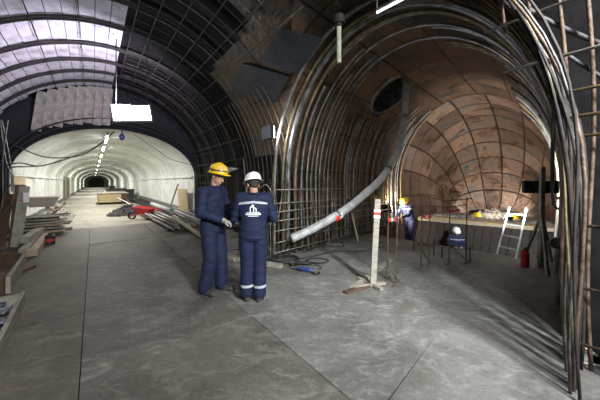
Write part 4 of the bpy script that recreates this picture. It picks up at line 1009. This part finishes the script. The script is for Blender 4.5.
def hand(bm, w, d, palm_n, side, r=1.0, curl=.6):
    """wrist w, direction d, palm normal, side = +-1 thumb side along d x n"""
    d = d.normalized(); n = (palm_n-d*palm_n.dot(d)).normalized(); s_ = d.cross(n)*side
    rot = Matrix((s_, d, n)).transposed()
    ell(bm, w+d*.048, (.040*r, .052*r, .016*r), rot); limb(bm, [w-d*.03, w+d*.02], [.026*r, .026*r], 10)
    for i, (off, L) in enumerate(((.030, .072), (.010, .080), (-.010, .074), (-.029, .058))):
        p = w+d*.085+s_*off; c = curl*(1+.15*i)
        d1 = (d*math.cos(c*.5)+n*math.sin(c*.5)); d2 = (d*math.cos(c*1.3)+n*math.sin(c*1.3)); d3 = (d*math.cos(c*2)+n*math.sin(c*2))
        q1 = p+d1*L*.45; q2 = q1+d2*L*.32; q3 = q2+d3*L*.23
        limb(bm, [p-d*.02, q1, q2, q3], [.0095*r, .009*r, .0085*r, .0075*r], 8)
    p = w+d*.03+s_*.03; q1 = p+(d*.6+s_*.7+n*.3).normalized()*.035; q2 = q1+(d*.9+s_*.15+n*.5).normalized()*.032; limb(bm, [p-s_*.01, q1, q2, q2+(d+n*.5).normalized()*.022], [.013*r, .011*r, .010*r, .009*r], 8)
def person(name, loc, rz, label, pose, helmet, jac='jacket', tro='trousers', gloves=False, logo=None, visor=False, detail=True, sc=1.0, objname='person'):
    root = thing(objname, loc, label, 'person', None, rz)
    root.scale = (sc, sc, sc)
    P = {k_: Vector(v) for k_, v in pose.items() if len(v) == 3}
    hip = P['hip']; chest = P['chest']; neck = P['neck']; head = P['head']
    hd = (P['look']-head).normalized(); hup = (head-neck).normalized()
    hup = (hup-hd*hup.dot(hd)).normalized(); hs = hd.cross(hup); hrot = Matrix((hs, hd, hup)).transposed()
    HW = lambda x, y, z: head+hs*x+hd*y+hup*z
    # ---- body (one continuous mesh)
    bm = BM()
    waist = (hip+chest)*.5
    loft(bm, [(hip-Vector((0, 0, .08)), .12, .09), (hip, .155, .11), (waist, .135, .10), (chest, .165, .11), (chest+(neck-chest)*.55, .15, .09), (neck-(neck-chest)*.12, .07, .06)])
    limb(bm, [neck-(neck-chest)*.2, head-hup*.06-hd*.015], [.058, .055])
    ell(bm, HW(0, -.005, .035), (.076, .094, .092), hrot, 20); ell(bm, HW(0, .025, -.045), (.056, .066, .072), hrot, 18); ell(bm, HW(0, .055, -.095), (.030, .028, .022), hrot)
    limb(bm, [HW(0, .088, .012), HW(0, .108, -.028)], [.008, .014], 8); ell(bm, HW(0, .100, -.034), (.019, .012, .009), hrot, 10)
    ell(bm, HW(0, .085, -.062), (.024, .012, .006), hrot, 10); ell(bm, HW(0, .083, -.073), (.020, .012, .006), hrot, 10); ell(bm, HW(0, .083, .03), (.055, .012, .008), hrot, 10)
    for sg in (-1, 1):
        ell(bm, HW(sg*.077, -.008, -.015), (.010, .019, .030), hrot, 10)
        S, E, Wr = P['sh'+'lr'[sg > 0]], P['el'+'lr'[sg > 0]], P['wr'+'lr'[sg > 0]]
        limb(bm, [chest+(neck-chest)*.5+(S-chest)*.3, S, E, Wr], [.05, .050, .040, .027])
        Hp, K, A_ = P['hp'+'lr'[sg > 0]], P['kn'+'lr'[sg > 0]], P['an'+'lr'[sg > 0]]
        limb(bm, [Hp, K, A_], [.082, .055, .038]); tdir = P['to'+'lr'[sg > 0]]-A_; tdir.z = 0; tdir.normalize()
        limb(bm, [A_, A_+tdir*.05-Vector((0, 0, .04)), A_+tdir*.13-Vector((0, 0, .055))], [.038, .034, .024], 10)
        if not gloves: hand(bm, Wr, Wr-E, P.get('palm', Vector((0, 0, -1))), -sg)
    b2 = bake(bm, .006 if detail else .012, 3)
    body = obj('body', b2, 'skin', root, smooth=True, local=True)
    # ---- clothes
    bm = BM()
    jb = hip-Vector((0, 0, .02))
    loft(bm, [(jb-Vector((0, 0, .05)), .192, .142), (jb+Vector((0, 0, .03)), .195, .145), (waist, .178, .135), (chest-(chest-waist)*.3, .20, .14), (chest+(neck-chest)*.25, .205, .135), (chest+(neck-chest)*.6, .16, .105), (neck-(neck-chest)*.12, .085, .08), (neck+(neck-chest)*.03, .072, .072)], 28)
    for sg in (-1, 1):
        S, E, Wr = P['sh'+'lr'[sg > 0]], P['el'+'lr'[sg > 0]], P['wr'+'lr'[sg > 0]]
        limb(bm, [chest+(neck-chest)*.45+(S-chest)*.3, S, S.lerp(E, .5), E, E.lerp(Wr, .5), Wr-(Wr-E)*.06], [.09, .082, .072, .066, .056, .046])
    b2 = bake(bm, .009 if detail else .016, 4, .0075 if detail else 0, 7, loc[0])
    jk = obj('jacket', b2, jac, root, smooth=True, local=True)
    bm = BM()
    loft(bm, [(hip-Vector((0, 0, .10)), .165, .12), (hip, .180, .128), (hip+Vector((0, 0, .08)), .165, .12)], 24)
    for sg in (-1, 1):
        Hp, K, A_ = P['hp'+'lr'[sg > 0]], P['kn'+'lr'[sg > 0]], P['an'+'lr'[sg > 0]]
        limb(bm, [Hp, Hp.lerp(K, .5), K, K.lerp(A_, .5), A_+Vector((0, 0, .02))], [.108, .102, .090, .088, .086], 16)
    b2 = bake(bm, .009 if detail else .016, 4, .006 if detail else 0, 5.5, loc[0]+5)
    obj('trousers', b2, tro, root, smooth=True, local=True)
    # boots
    for sg in (-1, 1):
        A_ = P['an'+'lr'[sg > 0]]; T = P['to'+'lr'[sg > 0]]; td = (T-A_); td.z = 0; td.normalize(); g0 = A_.z-.09
        bm = BM(); G0 = Vector((A_.x, A_.y, g0))
        limb(bm, [A_+Vector((0, 0, .06)), A_+Vector((0, 0, -.02))], [.055, .056], 12); limb(bm, [G0-td*.03+Vector((0, 0, .052)), G0+td*.09+Vector((0, 0, .055)), G0+td*.17+Vector((0, 0, .05))], [.048, .048, .044], 12)
        obj('boot', bake(bm, .008, 4), 'boot', root, smooth=True, local=True)
        bm = BM(); rt_ = Matrix((td.cross(Vector((0, 0, 1))), td, Vector((0, 0, 1)))).transposed()
        tube(bm, [G0+Vector((0, 0, .0)), G0+Vector((0, 0, .022))], .5, 20)
        for v in bm.verts:
            l_ = rt_.transposed() @ (v.co-G0); l_.x *= .096; l_.y = l_.y*.29+.07; v.co = G0+rt_ @ l_
        obj('boot_sole', bm, 'sole', root, local=True)
    # collar
    bm = BM(); nk = neck+(neck-chest)*.02
    tube(bm, [nk+Vector((.078*math.cos(q*2*PI/20), .078*math.sin(q*2*PI/20), .012)) for q in range(21)], .016, 8); obj('collar', bm, jac if jac != 'jacket' else 'trousers_plain', root, smooth=True, local=True)
    if gloves:
        for sg in (-1, 1):
            E, Wr = P['el'+'lr'[sg > 0]], P['wr'+'lr'[sg > 0]]; bm = BM()
            hand(bm, Wr+(Wr-E).normalized()*.01, Wr-E, P.get('palm', Vector((0, 0, -1))), -sg, 1.25, .8); limb(bm, [Wr-(Wr-E).normalized()*.05, Wr+(Wr-E).normalized()*.02], [.042, .036], 12)
            obj('glove', bake(bm, .005, 2), 'glove', root, smooth=True, local=True)
    # hair and eyes
    bm = BM(); ell(bm, HW(0, -.03, .032), (.081, .082, .086), hrot, 18); ell(bm, HW(0, -.062, -.02), (.058, .036, .048), hrot, 16); obj('hair', bm, 'hair', root, smooth=True, local=True)
    if detail:
        for sg in (-1, 1):
            bm = BM(); ell(bm, HW(sg*.030, .082, .004), (.011, .008, .005), hrot, 12); e = obj('eye', bm, 'white', root, smooth=True, local=True)
            bm = BM(); ell(bm, HW(sg*.030, .0885, .004), (.004, .003, .004), hrot, 8); obj('iris', bm, 'black', e, local=True, smooth=True)
    # helmet
    tb = Matrix.Rotation(math.radians(pose.get('helmet_tilt', (0,))[0]), 3, 'X'); hr2 = hrot @ tb
    HW = lambda x, y, z: head+hr2 @ Vector((x, y, z))
    bm = BM(); seg = 28; rings = []
    for (r_, z, yo) in ((.128, .046, 0), (.124, .060, 0), (.122, .085, -.004), (.116, .115, -.004), (.098, .145, -.004), (.068, .166, -.004), (.03, .176, -.004), (.004, .178, -.004)):
        rings.append([bm.verts.new(HW(r_*.92*math.cos(q*2*PI/seg), r_*1.12*math.sin(q*2*PI/seg)+yo, z)) for q in range(seg)])
    for i in range(len(rings)-1):
        for q in range(seg): bm.faces.new((rings[i][q], rings[i][(q+1) % seg], rings[i+1][(q+1) % seg], rings[i+1][q]))
    bm.faces.new(rings[-1])
    hm = obj('helmet', bm, helmet, root, smooth=True, local=True); s_ = hm.modifiers.new('s', 'SOLIDIFY'); s_.thickness = .006
    bm = BM(); a_ = []; b_ = []
    for q in range(seg):
        cx_, sy_ = math.cos(q*2*PI/seg), math.sin(q*2*PI/seg); ext_ = .018+(.045 if sy_ > .3 else 0)*max(0, sy_)
        a_.append(bm.verts.new(HW(.116*cx_, .142*sy_, .05))); b_.append(bm.verts.new(HW((.116+.016)*cx_, (.142+ext_)*sy_, .040)))
    for q in range(seg): bm.faces.new((a_[q], a_[(q+1) % seg], b_[(q+1) % seg], b_[q]))
    br = obj('brim', bm, helmet, hm, smooth=True, local=True); s_ = br.modifiers.new('s', 'SOLIDIFY'); s_.thickness = .007
    bm = BM(); tube(bm, [HW(0, .12*1.12*math.cos(a_)-.004, .05+.132*math.sin(a_)) for a_ in [PI*q/16 for q in range(2, 15)]], .009, 8); obj('ridge', bm, helmet, hm, smooth=True, local=True)
    if visor:
        bm = BM(); rws_ = []
        for i in range(5):
            row = []
            for q in range(13):
                a_ = math.radians(-75+150*q/12); rr = .135+.03*i; row.append(HW(.125*math.sin(a_), .02+(.125+.042*i)*math.cos(a_), .075+.020*i))
            rws_.append(row)
        grid_surface(bm, rws_)
        vm = bpy.data.materials.get('visor') or bpy.data.materials.new('visor'); vm.use_nodes = True; pb = vm.node_tree.nodes['Principled BSDF']
        pb.inputs['Base Color'].default_value = (.8, .85, .88, 1); pb.inputs['Alpha'].default_value = .12; pb.inputs['Roughness'].default_value = .1
        v_ = obj('visor', bm, vm, hm, smooth=True, local=True); s_ = v_.modifiers.new('s', 'SOLIDIFY'); s_.thickness = .003
        bm = BM(); tube(bm, [HW(.126*math.sin(math.radians(a_)), -.004+.145*math.cos(math.radians(a_)), .085+.00*a_) for a_ in range(-180, 181, 15)], .007, 8); obj('visor_band', bm, 'black', hm, smooth=True, local=True)
    # emblem on the back, laid on to the cloth
    if logo:
        bvh = BVHTree.FromPolygons([v.co for v in jk.data.vertices], [p.vertices[:] for p in jk.data.polygons])
        bm = BM()
        def patch(x0, x1, z0, z1, skewl=0, skewr=0):
            nx = max(2, int(abs(x1-x0)/.008)); nz = max(2, int((z1-z0)/.008)); rr_ = []
            for i in range(nz+1):
                row = []
                for q in range(nx+1):
                    t_ = i/nz; xx = (x0+skewl*t_)*(1-q/nx)+(x1+skewr*t_)*(q/nx); z_ = z0+(z1-z0)*t_
                    h_ = bvh.ray_cast(Vector((xx, -1, z_)), Vector((0, 1, 0)))[0]
                    row.append(h_+Vector((0, -.004, 0)) if h_ else Vector((xx, -.15, z_)))
                rr_.append(row)
            grid_surface_nouv(bm, rr_)
        for a_ in logo: patch(*a_)
        obj('back_emblem', bm, 'reflect', root, local=True)['label'] = 'white printed emblem of a building on the back'
    return root
def grid_surface_nouv(bm, rows): 
    vr = [[bm.verts.new(p) for p in row] for row in rows]
    for i in range(len(rows)-1):
        for j in range(len(rows[0])-1): bm.faces.new((vr[i][j], vr[i][j+1], vr[i+1][j+1], vr[i+1][j]))

base_pose = dict(hip=(0, 0, .93), chest=(0, .01, 1.27), neck=(0, .01, 1.45), head=(0, .035, 1.60), look=(0, 1.2, 1.15),
    shl=(-.185, .0, 1.395), shr=(.185, .0, 1.395), ell=(-.25, .02, 1.12), elr=(.25, .02, 1.12), wrl=(-.10, .27, 1.08), wrr=(.10, .27, 1.08),
    hpl=(-.09, 0, .90), hpr=(.09, 0, .90), knl=(-.10, .02, .50), knr=(.10, .02, .50), anl=(-.105, -.01, .09), anr=(.105, -.01, .09), tol=(-.13, .2, .03), tor=(.13, .2, .03), palm=(0, 0, -1))
# worker with his back to the camera
p = G(253.5, 300)
w2 = dict(base_pose); w2.update(look=(-.35, 1.0, 1.25), head=(-.005, .04, 1.585), elr=(.275, .02, 1.12), ell=(-.255, .08, 1.13), wrl=(-.14, .30, 1.13), wrr=(.10, .30, 1.08), knl=(-.085, .02, .5), knr=(.085, .0, .5), anl=(-.09, .0, .09), anr=(.085, -.04, .09))
EMB = [(-.10, .10, 1.185, 1.205), (-.045, -.032, 1.205, 1.285), (.032, .045, 1.205, 1.27), (-.045, .0, 1.285, 1.325, .035, 0), (-.001, .012, 1.215, 1.318), (.0, .045, 1.27, 1.285, 0, -.02), (-.085, .085, 1.212, 1.222), (-.07, .07, 1.166, 1.176)]
person('w2', p, math.radians(8), 'worker in navy overalls and white helmet seen from behind, building emblem on his back', w2, 'white_helmet', logo=EMB, sc=.955)
# worker in profile with the yellow helmet
p = G(213, 293)
w1 = dict(base_pose); w1.update(look=(.12, .9, 1.18), head=(.0, .085, 1.615), neck=(0, .03, 1.455), chest=(0, .0, 1.28), elr=(.25, .0, 1.13), ell=(-.24, .06, 1.13), wrr=(.14, .25, 1.04), wrl=(-.06, .30, 1.06),
    knl=(-.09, .06, .5), knr=(.10, .03, .5), anl=(-.11, .06, .09), anr=(.11, -.05, .09), tol=(-.11, .3, .03), tor=(.16, .2, .03), helmet_tilt=(17,))
person('w1', p, math.radians(-110), 'worker in navy overalls, yellow helmet and grey gloves, standing side-on with head bowed', w1, 'yellow_helmet', jac='jacket_plain', tro='trousers_plain', gloves=True, visor=True, sc=1.01)
# bending worker by the pit
c = Q(410, 246, 9.0)
w3 = dict(base_pose); w3.update(chest=(0, .12, 1.24), neck=(0, .22, 1.40), head=(0, .27, 1.50), look=(0, 1.2, 1.1), shl=(-.18, .18, 1.34), shr=(.18, .18, 1.34), ell=(-.22, .35, 1.12), elr=(.22, .35, 1.12), wrl=(-.12, .55, 1.05), wrr=(.12, .55, 1.0), knl=(-.12, .12, .5), knr=(.12, -.02, .5))
person('w3', Vector((c.x, c.y, -.63)), math.radians(120), 'worker in navy and yellow helmet bending by the left wall of the steel tunnel', w3, 'yellow_helmet', jac='jacket_band', detail=False)
c = Q(456, 240, 9.6)
w4 = dict(base_pose); w4.update(look=(-.1, 1.2, 1.2), head=(0, .05, 1.57))
person('w4', Vector((c.x, c.y, -1.8)), math.radians(180-15), 'worker in navy and white helmet standing in the pit, only head and shoulders showing', w4, 'white_helmet', jac='jacket_band', detail=False)
# folded note held by the worker with the white helmet
wp = Matrix.Translation(G(253.5, 300)) @ Matrix.Rotation(math.radians(8), 4, 'Z') @ Matrix.Scale(.965, 4)
bm = BM(); c = wp @ Vector((-.02, .39, 1.08)); box(bm, c, (.20, .14, .004), Matrix.Rotation(.3, 3, 'X')); tag(obj('paper_note', bm, 'white'), 'sheet of paper held between the two workers', 'paper')

# ------------------------------------------------------------ world, camera
w = bpy.data.worlds.new('world'); bpy.context.scene.world = w; w.use_nodes = True
w.node_tree.nodes['Background'].inputs[0].default_value = (.02, .022, .03, 1); w.node_tree.nodes['Background'].inputs[1].default_value = .3
cam = bpy.data.cameras.new('camera'); co = bpy.data.objects.new('camera', cam); C.objects.link(co)
co.location = (0, 0, H); co.rotation_euler = (PI/2, 0, 0); cam.sensor_width = 36; cam.lens = 36*F/600; cam.shift_y = -(200-HY)/600; cam.clip_start = .05; cam.clip_end = 300
bpy.context.scene.camera = co
vs_ = bpy.context.scene.view_settings; vs_.view_transform = 'Standard'; vs_.look = 'None'; vs_.gamma = 1; vs_.use_curve_mapping = False; vs_.exposure = 0
